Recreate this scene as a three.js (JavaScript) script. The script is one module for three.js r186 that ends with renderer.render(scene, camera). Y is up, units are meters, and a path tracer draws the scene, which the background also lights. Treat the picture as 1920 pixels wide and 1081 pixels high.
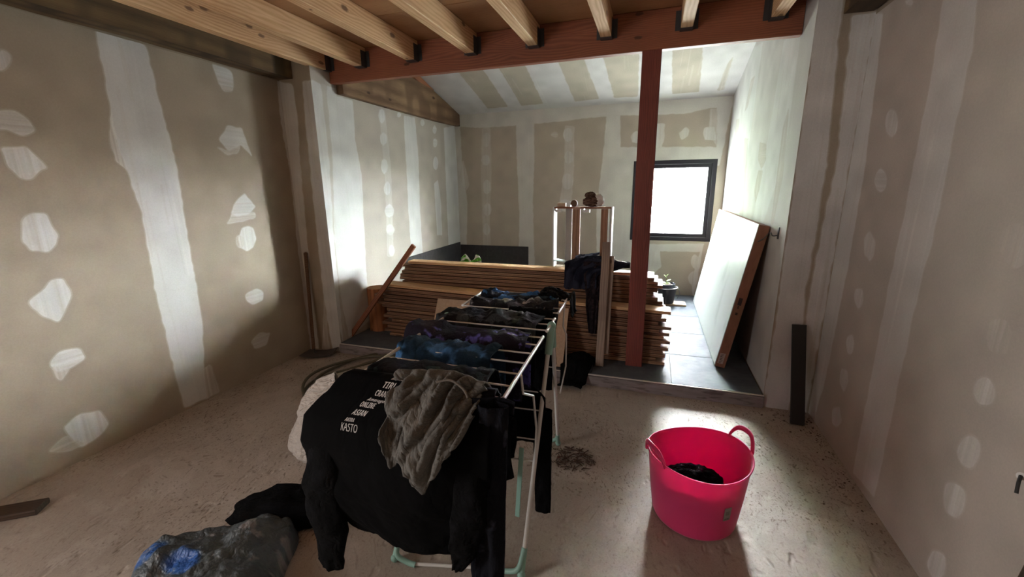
import * as THREE from 'three';
import { mergeGeometries, mergeVertices } from 'three/addons/utils/BufferGeometryUtils.js';
import { RectAreaLightUniformsLib } from 'three/addons/lights/RectAreaLightUniformsLib.js';

// ---------------------------------------------------------------- camera, sky, daylight, exposure
const scene = new THREE.Scene();
const camera = new THREE.PerspectiveCamera(68.66, 1920 / 1081, 0.05, 60);
camera.position.set(0, 1.55, 0);
camera.rotation.order = 'YXZ';
camera.rotation.set(-0.2382, 0.3193, -0.0128);
scene.background = new THREE.Color(0.93, 0.98, 1.0); // overcast sky outside the far window
scene.backgroundIntensity = 185;
RectAreaLightUniformsLib.init();
// plan of the place (metres): x right, z towards the camera
const XL = -3.127, XR = 1.111, XLF = -2.791, XRF = 0.826, ZJ = -3.139, ZF = -5.926, ZB = 1.6, HP = 0.099;
const BEAM_Y = 2.45, BEAM_Z = -3.367, DECK = 2.70, EAVE = 2.551, PITCH = 0.27;
const WIN = { x0: -0.269, x1: 0.724, y0: 0.822, y1: 1.842 };
const SIDE = { z0: 0.25, z1: 1.25, y1: 2.1 }; // unseen glazed door in the left wall, placed to light the right wall
function daylight(name, w, h, at, towards, intensity, color) {
  const l = new THREE.RectAreaLight(color, intensity, w, h);
  l.name = name; l.position.set(...at); l.lookAt(...towards); l.castShadow = true; scene.add(l);
  return l;
}
// daylight coming in through the far window, and through an unseen glazed door that lights the right wall
daylight('window_daylight', 0.80, 0.82, [(WIN.x0 + WIN.x1) / 2, (WIN.y0 + WIN.y1) / 2, ZF - 0.035], [(WIN.x0 + WIN.x1) / 2, (WIN.y0 + WIN.y1) / 2, 0], 18, new THREE.Color(0.92, 0.98, 1.0));
daylight('unseen_door_light', 0.84, 1.9, [XL + 0.005, 1.06, (SIDE.z0 + SIDE.z1) / 2], [2, 1.06, (SIDE.z0 + SIDE.z1) / 2], 6.5, new THREE.Color(1.0, 0.95, 0.92));
const renderer = new THREE.WebGLRenderer({ antialias: true });
renderer.toneMapping = THREE.LinearToneMapping;
renderer.toneMappingExposure = 1.7;
renderer.shadowMap.enabled = true;

// ---------------------------------------------------------------- helpers
function rng(seed) { let s = seed >>> 0; return () => { s = (s + 0x6D2B79F5) | 0; let t = Math.imul(s ^ (s >>> 15), 1 | s); t = (t + Math.imul(t ^ (t >>> 7), 61 | t)) ^ t; return ((t ^ (t >>> 14)) >>> 0) / 4294967296; }; }
function hash2(i, j, s) { let h = Math.imul(i, 374761393) + Math.imul(j, 668265263) + Math.imul(s, 1442695041); h = Math.imul(h ^ (h >>> 13), 1274126177); return ((h ^ (h >>> 16)) >>> 0) / 4294967296; }
function vnoise(x, y, s = 0) {
  const i = Math.floor(x), j = Math.floor(y), fx = x - i, fy = y - j, u = fx * fx * (3 - 2 * fx), v = fy * fy * (3 - 2 * fy);
  const a = hash2(i, j, s), b = hash2(i + 1, j, s), c = hash2(i, j + 1, s), d = hash2(i + 1, j + 1, s);
  return a + (b - a) * u + (c - a) * v + (a - b - c + d) * u * v;
}
function fbm(x, y, s = 0, o = 4) { let a = 0.5, t = 0, n = 0; for (let k = 0; k < o; k++) { t += a * vnoise(x, y, s + k * 7); n += a; a *= 0.5; x *= 2.03; y *= 2.03; } return t / n; }
const lerp = (a, b, t) => a + (b - a) * t, clamp = (x, a = 0, b = 1) => Math.min(b, Math.max(a, x)), smooth = (a, b, x) => { const t = clamp((x - a) / (b - a)); return t * t * (3 - 2 * t); };
function curve(pts, x) { // piecewise smooth lookup in [[x, y], ...]
  if (x <= pts[0][0]) return pts[0][1];
  for (let k = 1; k < pts.length; k++) if (x <= pts[k][0]) { const t = (x - pts[k - 1][0]) / (pts[k][0] - pts[k - 1][0]); return lerp(pts[k - 1][1], pts[k][1], t * t * (3 - 2 * t) * 0.5 + t * 0.5); }
  return pts[pts.length - 1][1];
}
function dataTex(n, m, fn, srgb = true) {
  const d = new Uint8Array(n * m * 4);
  for (let j = 0; j < m; j++) for (let i = 0; i < n; i++) { const c = fn(i / n, j / m, i, j), o = (j * n + i) * 4; for (let k = 0; k < 3; k++) d[o + k] = clamp(c[k], 0, 1) * 255; d[o + 3] = 255; }
  const t = new THREE.DataTexture(d, n, m, THREE.RGBAFormat); t.magFilter = THREE.LinearFilter; t.minFilter = THREE.LinearMipmapLinearFilter; t.generateMipmaps = true;
  t.wrapS = t.wrapT = THREE.MirroredRepeatWrapping; if (srgb) t.colorSpace = THREE.SRGBColorSpace; t.needsUpdate = true; return t;
}
function canvasTex(w, h, draw) { const c = document.createElement('canvas'); c.width = w; c.height = h; draw(c.getContext('2d'), w, h); const t = new THREE.CanvasTexture(c); t.colorSpace = THREE.SRGBColorSpace; return t; }
const sized = (t, su, sv) => { const c = t.clone(); c.repeat.set(1 / su, 1 / sv); c.needsUpdate = true; return c; };
const mix3 = (a, b, t) => [lerp(a[0], b[0], t), lerp(a[1], b[1], t), lerp(a[2], b[2], t)];
const rgb = (r, g, b) => [r / 255, g / 255, b / 255];
const css = (c) => `rgb(${Math.round(c[0] * 255)},${Math.round(c[1] * 255)},${Math.round(c[2] * 255)})`;
function std(o) { return new THREE.MeshStandardMaterial({ roughness: 0.8, metalness: 0, side: THREE.DoubleSide, ...o }); }

function phys(o) { return new THREE.MeshPhysicalMaterial({ roughness: 0.8, metalness: 0, side: THREE.DoubleSide, ...o }); }
const taken = {};
function numbered(name) { taken[name] = (taken[name] || 0) + 1; return taken[name] === 1 ? name : `${name}_${String(taken[name] - 1).padStart(3, '0')}`; }
function shade(o) { o.traverse((m) => { if (m.isMesh) { m.castShadow = true; m.receiveShadow = true; } }); return o; }
function part(name, geo, material, parent, label) { const m = new THREE.Mesh(geo, material); m.name = name; m.castShadow = m.receiveShadow = true; parent.add(m); if (label) m.userData.label = label; return m; }
function thing(name, label, category, pos = [0, 0, 0], group) { const g = new THREE.Group(); g.name = numbered(name); g.position.set(...pos); g.userData = { label, category }; if (group) g.userData.group = group; scene.add(g); return g; }
function solo(name, geo, material, label, category, group, pos = [0, 0, 0]) { const m = new THREE.Mesh(geo, material); m.name = numbered(name); m.position.set(...pos); m.userData = { label, category }; if (group) m.userData.group = group; m.castShadow = m.receiveShadow = true; scene.add(m); return m; }
function struct(name, geo, material) { const m = new THREE.Mesh(geo, material); m.name = name; m.userData = { kind: 'structure' }; m.castShadow = m.receiveShadow = true; scene.add(m); return m; }

// geometry from raw triangles
class Build {
  constructor() { this.p = []; this.t = []; this.i = []; }
  v(p, uv) { this.p.push(p[0], p[1], p[2]); this.t.push(uv[0], uv[1]); return this.p.length / 3 - 1; }
  quad(a, b, c, d, ua, ub, uc, ud) { const k = [this.v(a, ua), this.v(b, ub), this.v(c, uc), this.v(d, ud)]; this.i.push(k[0], k[1], k[2], k[0], k[2], k[3]); }
  geo() { const g = new THREE.BufferGeometry(); g.setAttribute('position', new THREE.Float32BufferAttribute(this.p, 3)); g.setAttribute('uv', new THREE.Float32BufferAttribute(this.t, 2)); g.setIndex(this.i); g.computeVertexNormals(); return g; }
}
// a straight length of timber or bar: convex or nearly convex cross-section in (y, z), length along x, grain uv in metres
function prism(poly, L, uo = 0, vo = 0) {
  const b = new Build(); let per = vo;
  for (let k = 0; k < poly.length; k++) {
    const [y0, z0] = poly[k], [y1, z1] = poly[(k + 1) % poly.length], d = Math.hypot(y1 - y0, z1 - z0);
    b.quad([-L / 2, y0, z0], [-L / 2, y1, z1], [L / 2, y1, z1], [L / 2, y0, z0], [uo, per], [uo, per + d], [uo + L, per + d], [uo + L, per]);
    per += d;
  }
  for (const s of [-1, 1]) {
    const k = poly.map(([y, z]) => b.v([s * L / 2, y, z], [uo + y * 0.2, vo + z]));
    for (let n = 1; n < k.length - 1; n++) s > 0 ? b.i.push(k[0], k[n], k[n + 1]) : b.i.push(k[0], k[n + 1], k[n]);
  }
  return b.geo();
}
function chamfer(h, w, c) { const a = h / 2, b = w / 2; return [[-a, -b + c], [-a + c, -b], [a - c, -b], [a, -b + c], [a, b - c], [a - c, b], [-a + c, b], [-a, b - c]]; }
// timber with length L along 'x' | 'y' | 'z', height and width across
function timber(L, h, w, c, along = 'x', uo = 0, vo = 0) {
  const g = prism(chamfer(h, w, c), L, uo, vo);
  if (along === 'y') g.rotateZ(Math.PI / 2); if (along === 'z') g.rotateY(Math.PI / 2);
  return g;
}
function bar(a, b, r, seg = 8) { // round bar between two points
  const A = new THREE.Vector3(...a), B = new THREE.Vector3(...b), g = new THREE.CylinderGeometry(r, r, A.distanceTo(B), seg);
  g.applyQuaternion(new THREE.Quaternion().setFromUnitVectors(new THREE.Vector3(0, 1, 0), B.clone().sub(A).normalize())); g.translate((A.x + B.x) / 2, (A.y + B.y) / 2, (A.z + B.z) / 2); return g;
}
function tube(pts, r, n = 40, seg = 8, closed = false) { return new THREE.TubeGeometry(new THREE.CatmullRomCurve3(pts.map((p) => new THREE.Vector3(...p)), closed, 'catmullrom', 0.5), n, r, seg, closed); }
function polyline(pts, r, seg = 8) { const g = []; for (let k = 1; k < pts.length; k++) { g.push(bar(pts[k - 1], pts[k], r, seg)); if (k < pts.length - 1) g.push(new THREE.SphereGeometry(r, seg, 6).translate(...pts[k])); } return mergeGeometries(g); }
// a sheet with thickness: f(u, v) gives points, the second face lies th below
function shell(nu, nv, th, f, su = 1, sv = 1) {
  const P = [], N = []; const at = (i, j) => P[j * (nu + 1) + i];
  for (let j = 0; j <= nv; j++) for (let i = 0; i <= nu; i++) P.push(new THREE.Vector3(...f(i / nu, j / nv)));
  for (let j = 0; j <= nv; j++) for (let i = 0; i <= nu; i++) {
    const du = at(Math.min(nu, i + 1), j).clone().sub(at(Math.max(0, i - 1), j)), dv = at(i, Math.min(nv, j + 1)).clone().sub(at(i, Math.max(0, j - 1)));
    N.push(du.cross(dv).normalize());
  }
  const b = new Build(), W = nu + 1;
  for (const s of [0, 1]) for (let j = 0; j <= nv; j++) for (let i = 0; i <= nu; i++) { const q = P[j * W + i].clone().addScaledVector(N[j * W + i], -s * th); b.v([q.x, q.y, q.z], [i / nu * su, j / nv * sv]); }
  const M = W * (nv + 1);
  for (let j = 0; j < nv; j++) for (let i = 0; i < nu; i++) { const a = j * W + i; b.i.push(a, a + 1, a + W + 1, a, a + W + 1, a + W); b.i.push(M + a, M + a + W + 1, M + a + 1, M + a, M + a + W, M + a + W + 1); }
  const rim = []; for (let i = 0; i < nu; i++) rim.push([i, i + 1]); for (let j = 0; j < nv; j++) rim.push([j * W + nu, (j + 1) * W + nu]); for (let i = nu; i > 0; i--) rim.push([nv * W + i, nv * W + i - 1]); for (let j = nv; j > 0; j--) rim.push([j * W, (j - 1) * W]);
  for (const [a, c] of rim) b.i.push(a, M + a, c, c, M + a, M + c);
  return b.geo();
}
// a lump: sphere pushed about by noise
function lump(rx, ry, rz, amp, seed, nu = 40, nv = 26, freq = 3, floor = null) {
  const g = mergeVertices(new THREE.SphereGeometry(1, nu, nv)), p = g.attributes.position, v = new THREE.Vector3();
  for (let k = 0; k < p.count; k++) {
    v.fromBufferAttribute(p, k);
    const n = fbm(v.x * freq + 10, v.y * freq + v.z * freq * 0.7 + 20, seed, 4) - 0.5, m = Math.abs(fbm(v.z * freq * 1.3 + 5, v.x * freq - v.y * freq + 9, seed + 3, 3) - 0.5);
    v.multiplyScalar(1 + amp * (n * 2 - m * 2)); v.set(v.x * rx, v.y * ry, v.z * rz);
    if (floor !== null && v.y < floor) v.y = floor; p.setXYZ(k, v.x, v.y, v.z);
  }
  g.computeVertexNormals(); return g;
}
// uv from positions on a wall: axis a (0 x, 2 z) and y, over ranges
function wallUV(g, a, a0, a1, b, b0, b1) { const p = g.attributes.position, uv = g.attributes.uv; for (let k = 0; k < p.count; k++) uv.setXY(k, (p.getComponent(k, a) - a0) / (a1 - a0), (p.getComponent(k, b) - b0) / (b1 - b0)); return g; }
function boxAt(x0, x1, y0, y1, z0, z1) { return new THREE.BoxGeometry(x1 - x0, y1 - y0, z1 - z0).translate((x0 + x1) / 2, (y0 + y1) / 2, (z0 + z1) / 2); }

// ---------------------------------------------------------------- materials
// sawn wood: grain along u (2 m wide image, 0.5 m high)
function woodTex(light, dark, seed, o = {}) {
  const r = rng(seed), knots = Array.from({ length: o.knots ?? 6 }, () => [r() * 2, r() * 0.5, 0.006 + r() * 0.012]), rough = o.rough ?? 0, rings = o.rings ?? 60;
  return dataTex(1024, 256, (s, t) => {
    const x = s * 2, y = t * 0.5; let k = 0, bend = 0;
    for (const [kx, ky, kr] of knots) { const dx = (x - kx) * 0.45, dy = y - ky, d = Math.hypot(dx, dy); k = Math.max(k, smooth(kr * 1.3, kr * 0.6, d + (vnoise(x * 90, y * 90, seed) - 0.5) * 0.004)); bend += Math.exp(-d * d / (kr * kr * 12)) * Math.sign(dy || 1) * kr * 1.2; }
    const w = y - bend + (fbm(x * 1.2, y * 6, seed) - 0.5) * 0.09, line = Math.pow(Math.abs(Math.sin(w * rings * Math.PI)), 1.4), fine = vnoise(x * 22, y * 900, seed + 5), big = fbm(x * 1.5, y * 5, seed + 9);
    let c = mix3(light, dark, clamp(0.15 + 0.55 * (1 - line) * (0.5 + big) + (fine - 0.5) * 0.35 + (big - 0.5) * 0.9));
    if (rough) { const st = vnoise(x * 7, y * 4, seed + 21); c = mix3(c, dark, rough * smooth(0.45, 0.8, st)); }
    return mix3(c, mix3(dark, [0.1, 0.05, 0.03], 0.45), k * 0.85);
  });
}
function woodMat(light, dark, seed, o = {}) { const t = sized(woodTex(light, dark, seed, o), 2, 0.5); return std({ map: t, roughness: o.roughness ?? 0.7, bumpMap: t, bumpScale: o.bump ?? 0.0012 }); }
const M = {};
M.pine = [0, 1, 2].map((k) => woodMat(rgb(230, 194, 152), rgb(192, 146, 102), 11 + k, { knots: 9, rings: 46 }));
M.deck = woodMat(rgb(176, 132, 92), rgb(136, 92, 60), 31, { knots: 3, rings: 90 });
M.beam = woodMat(rgb(156, 96, 68), rgb(116, 66, 47), 41, { knots: 2, rings: 70, roughness: 0.55 });
M.post = woodMat(rgb(132, 66, 54), rgb(94, 44, 40), 43, { knots: 1, rings: 80, roughness: 0.55 });
M.old = woodMat(rgb(112, 90, 62), rgb(62, 48, 31), 51, { knots: 4, rings: 11, rough: 0.8, bump: 0.006, roughness: 0.9 });
M.oldPale = woodMat(rgb(146, 118, 90), rgb(96, 73, 53), 53, { knots: 7, rings: 7, rough: 0.6, bump: 0.004, roughness: 0.9 });
M.boards = [[164, 129, 101], [150, 115, 90], [176, 143, 114], [138, 106, 84]].map((c, k) => woodMat(rgb(...c), rgb(c[0] * 0.68, c[1] * 0.6, c[2] * 0.56), 61 + k, { knots: 4, rings: 40 }));
M.greyPlank = woodMat(rgb(158, 140, 126), rgb(122, 104, 93), 71, { knots: 3, rings: 50, rough: 0.5 });
M.handle = woodMat(rgb(122, 92, 66), rgb(80, 56, 40), 73, { knots: 1 });
M.log = woodMat(rgb(170, 110, 66), rgb(110, 66, 38), 75, { knots: 2, rings: 18, rough: 0.4 });
M.stick = woodMat(rgb(156, 98, 66), rgb(108, 62, 42), 77, { knots: 2 });
M.darkWood = woodMat(rgb(74, 56, 42), rgb(42, 32, 24), 79, { knots: 2 });
const COMPOUND = rgb(204, 203, 201), RAW = rgb(161, 149, 133);
const grain = dataTex(512, 512, (s, t, i, j) => { const v = 0.5 + (fbm(s * 60, t * 60, 3, 3) - 0.5) * 0.7 + (hash2(i, j, 9) - 0.5) * 0.2; return [v, v, v]; }, false);
const fineBump = sized(grain, 0.5, 0.5);
// a wall: bare plasterboard with filler strips and dabs trowelled on. ops: [cover, a, y, a, y, ...]; a cover below 0 is bare board left in filler
function plaster(a0, a1, b0, b1, ops, seed, base = RAW, over = COMPOUND) {
  const ppm = Math.min(400, 2000 / Math.max(a1 - a0, b1 - b0)), W = Math.round((a1 - a0) * ppm), H = Math.round((b1 - b0) * ppm);
  return canvasTex(W, H, (g) => {
    g.fillStyle = css(base); g.fillRect(0, 0, W, H);
    const r = rng(seed), X = (a) => (a - a0) * ppm, Y = (b) => (b1 - b) * ppm;
    for (const [cover, ...q] of ops) {
      const n = q.length / 2, pts = [];
      for (let k = 0; k < n; k++) {
        const ax = q[2 * k], ay = q[2 * k + 1], bx = q[2 * ((k + 1) % n)], by = q[2 * ((k + 1) % n) + 1], d = Math.hypot(bx - ax, by - ay), m = Math.max(1, Math.round(d / 0.035));
        for (let s = 0; s < m; s++) { const t = s / m, j = d > 0.02 ? 0.006 : 0.002; pts.push([X(lerp(ax, bx, t) + (r() - 0.5) * 2 * j), Y(lerp(ay, by, t) + (r() - 0.5) * 2 * j)]); }
      }
      const path = () => { g.beginPath(); const L = pts.length, mid = (k) => [(pts[k % L][0] + pts[(k + 1) % L][0]) / 2, (pts[k % L][1] + pts[(k + 1) % L][1]) / 2]; g.moveTo(...mid(0)); for (let k = 1; k <= L; k++) g.quadraticCurveTo(...pts[k % L], ...mid(k)); g.closePath(); };
      g.fillStyle = g.strokeStyle = css(cover > 0 ? over : base); g.lineJoin = 'round';
      const A = Math.abs(cover);
      g.globalAlpha = A * 0.35; g.lineWidth = 0.014 * ppm; path(); g.stroke();
      g.globalAlpha = A; path(); g.fill();
      // trowel marks inside
      g.save(); path(); g.clip(); const xs = pts.map((p) => p[0]), ys = pts.map((p) => p[1]), x0 = Math.min(...xs), x1 = Math.max(...xs), y0 = Math.min(...ys), y1 = Math.max(...ys), tall = y1 - y0 > x1 - x0;
      for (let k = 0; k < 26; k++) { g.globalAlpha = 0.05 + r() * 0.09; g.strokeStyle = r() < 0.55 ? css(mix3(over, base, 0.8)) : css(mix3(over, [1, 1, 1], 0.6)); g.lineWidth = (0.003 + r() * 0.02) * ppm; g.beginPath(); const cx = lerp(x0, x1, r()), cy = lerp(y0, y1, r()), l = (0.05 + r() * 0.4) * ppm; tall ? (g.moveTo(cx, cy - l), g.lineTo(cx + (r() - 0.5) * 10, cy + l)) : (g.moveTo(cx - l, cy), g.lineTo(cx + l, cy + (r() - 0.5) * 14)); g.stroke(); }
      g.restore();
    }
    g.globalAlpha = 1;
    const im = g.getImageData(0, 0, W, H), d = im.data;
    for (let j = 0; j < H; j++) for (let i = 0; i < W; i++) { const f = 0.945 + 0.075 * vnoise(i / ppm * 9, j / ppm * 9, seed) + 0.035 * hash2(i >> 1, j >> 1, seed + 1), o = (j * W + i) * 4; d[o] *= f; d[o + 1] *= f; d[o + 2] *= f; }
    g.putImageData(im, 0, 0);
  });
}
const plasterMat = (tex) => std({ map: tex, roughness: 0.88, bumpMap: fineBump, bumpScale: 0.0006 });
const bareMat = std({ color: new THREE.Color().setRGB(...[0.28, 0.23, 0.17]), roughness: 0.9 });
const concreteTex = dataTex(2048, 2048, (s, t) => {
  const x = s * 4.24, y = t * 4.74, dx = x + (fbm(x * 2, y * 2, 91) - 0.5) * 0.3, dy = y + (fbm(x * 2 + 7, y * 2, 92) - 0.5) * 0.3;
  let c = mix3(rgb(182, 173, 164), rgb(160, 150, 140), clamp(fbm(dx * 1.6, dy * 1.6, 5, 5) * 1.7 - 0.35));
  c = mix3(c, rgb(194, 187, 180), 0.4 * smooth(0.5, 0.75, fbm(dx * 9, dy * 9, 8, 4)));
  const pit = smooth(0.70, 0.80, fbm(dx * 130 + dy * 20, dy * 60, 12, 2)), pit2 = smooth(0.72, 0.8, fbm(x * 210, y * 170, 17, 2)), gate = 0.35 + 0.65 * smooth(0.4, 0.62, fbm(x * 1.3, y * 1.3, 19, 3));
  c = mix3(c, rgb(92, 80, 68), clamp(pit * 0.55 * gate + pit2 * 0.4 * gate)); const f = 0.96 + 0.08 * vnoise(x * 260, y * 260, 23); return [c[0] * f, c[1] * f, c[2] * f];
});
const concreteBump = dataTex(1024, 1024, (s, t) => {
  const x = s * 2, y = t * 2, a = fbm(x * 22 + fbm(x * 5, y * 5, 2) * 2, y * 13, 33, 5), b = smooth(0.66, 0.82, fbm(x * 55, y * 34, 37, 3)), v = clamp(0.55 + (a - 0.5) * 0.8 - b * 0.5); return [v, v, v];
}, false);
M.concrete = phys({ specularIntensity: 0.5, map: concreteTex, roughness: 0.6, bumpMap: sized(concreteBump, 1.1, 1.1), bumpScale: 0.007 });
M.tile = [0, 1, 2].map((k) => phys({ specularIntensity: 0.06, map: sized(dataTex(256, 256, (s, t) => { const v = fbm(s * 5 + k * 9, t * 5, 61 + k, 5), w = fbm(s * 14, t * 30 + k * 4, 67 + k, 3); return mix3(rgb(82, 87, 94), rgb(106, 111, 117), clamp(v * 1.4 - 0.2 + (w - 0.5) * 0.4)); }), 0.6, 0.6), roughness: 0.55, bumpMap: fineBump, bumpScale: 0.0004 }));
M.grout = std({ color: '#6c6a68', roughness: 0.9 });
M.riser = std({ map: sized(dataTex(512, 64, (s, t) => { const v = fbm(s * 26, t * 5, 71, 4), d = smooth(0.55, 0.75, fbm(s * 40, t * 6, 77, 3)); return mix3(mix3(rgb(150, 142, 144), rgb(120, 112, 112), v), rgb(78, 70, 66), d * 0.6); }), 3.6, 0.1), roughness: 0.7 });
M.frameMetal = std({ color: '#2e2d33', roughness: 0.6, metalness: 0.1 });
M.glass = new THREE.MeshPhysicalMaterial({ color: '#ffffff', transmission: 1, thickness: 0, roughness: 0.02, ior: 1.45, side: THREE.DoubleSide });
M.steel = std({ color: '#77787c', roughness: 0.42, metalness: 0.85 });
M.galv = std({ color: '#55575a', roughness: 0.5, metalness: 0.7 });
M.white = std({ color: '#dedddb', roughness: 0.4 });
M.mint = std({ color: '#8fb8ad', roughness: 0.5 });
M.slate = std({ map: sized(dataTex(256, 256, (s, t) => { const v = fbm(s * 20, t * 20, 81, 4); return mix3(rgb(52, 52, 54), rgb(72, 72, 74), v); }), 0.6, 0.6), roughness: 0.75 });
M.blackTrim = std({ color: '#2c2b2b', roughness: 0.7 });
M.cardboard = std({ map: sized(dataTex(256, 256, (s, t) => { const v = fbm(s * 30, t * 8, 83, 4); return mix3(rgb(150, 106, 84), rgb(126, 86, 68), v); }), 0.5, 0.5), roughness: 0.85 });
M.mdf = std({ map: sized(dataTex(256, 256, (s, t) => { const v = fbm(s * 40, t * 40, 87, 3); return mix3(rgb(196, 172, 148), rgb(178, 152, 128), v); }), 0.5, 0.5), roughness: 0.8 });
// cloth: base colour with blotches, and a woven / crumpled relief
function clothMat(base, spots = [], seed = 1, o = {}) {
  const t = dataTex(256, 256, (s, v, i, j) => { let c = base; for (const [col, lo, hi, f, k] of spots) c = mix3(c, col, smooth(lo, hi, fbm(s * f, v * f * 1.3, seed + k, 4))); const n = 0.9 + 0.2 * hash2(i, j, seed); return [c[0] * n, c[1] * n, c[2] * n]; });
  return new THREE.MeshPhysicalMaterial({ map: sized(t, o.size ?? 0.5, o.size ?? 0.5), roughness: o.rough ?? 0.9, specularIntensity: o.spec ?? 0.15, sheen: o.sheen ?? 0.0, sheenRoughness: 0.6, sheenColor: new THREE.Color(...mix3(base, [0.5, 0.55, 0.65], 0.5)), side: THREE.DoubleSide, bumpMap: sized(crumple, 0.3, 0.3), bumpScale: o.bump ?? 0.004 });
}
const crumple = dataTex(512, 512, (s, t) => { const a = fbm(s * 7 + fbm(s * 4, t * 4, 1) * 1.5, t * 7, 43, 4), v = clamp(0.5 + (Math.abs(a - 0.5) * 2.2 - 0.3) + (fbm(s * 60, t * 60, 47, 2) - 0.5) * 0.12); return [v, v, v]; }, false);
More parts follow.
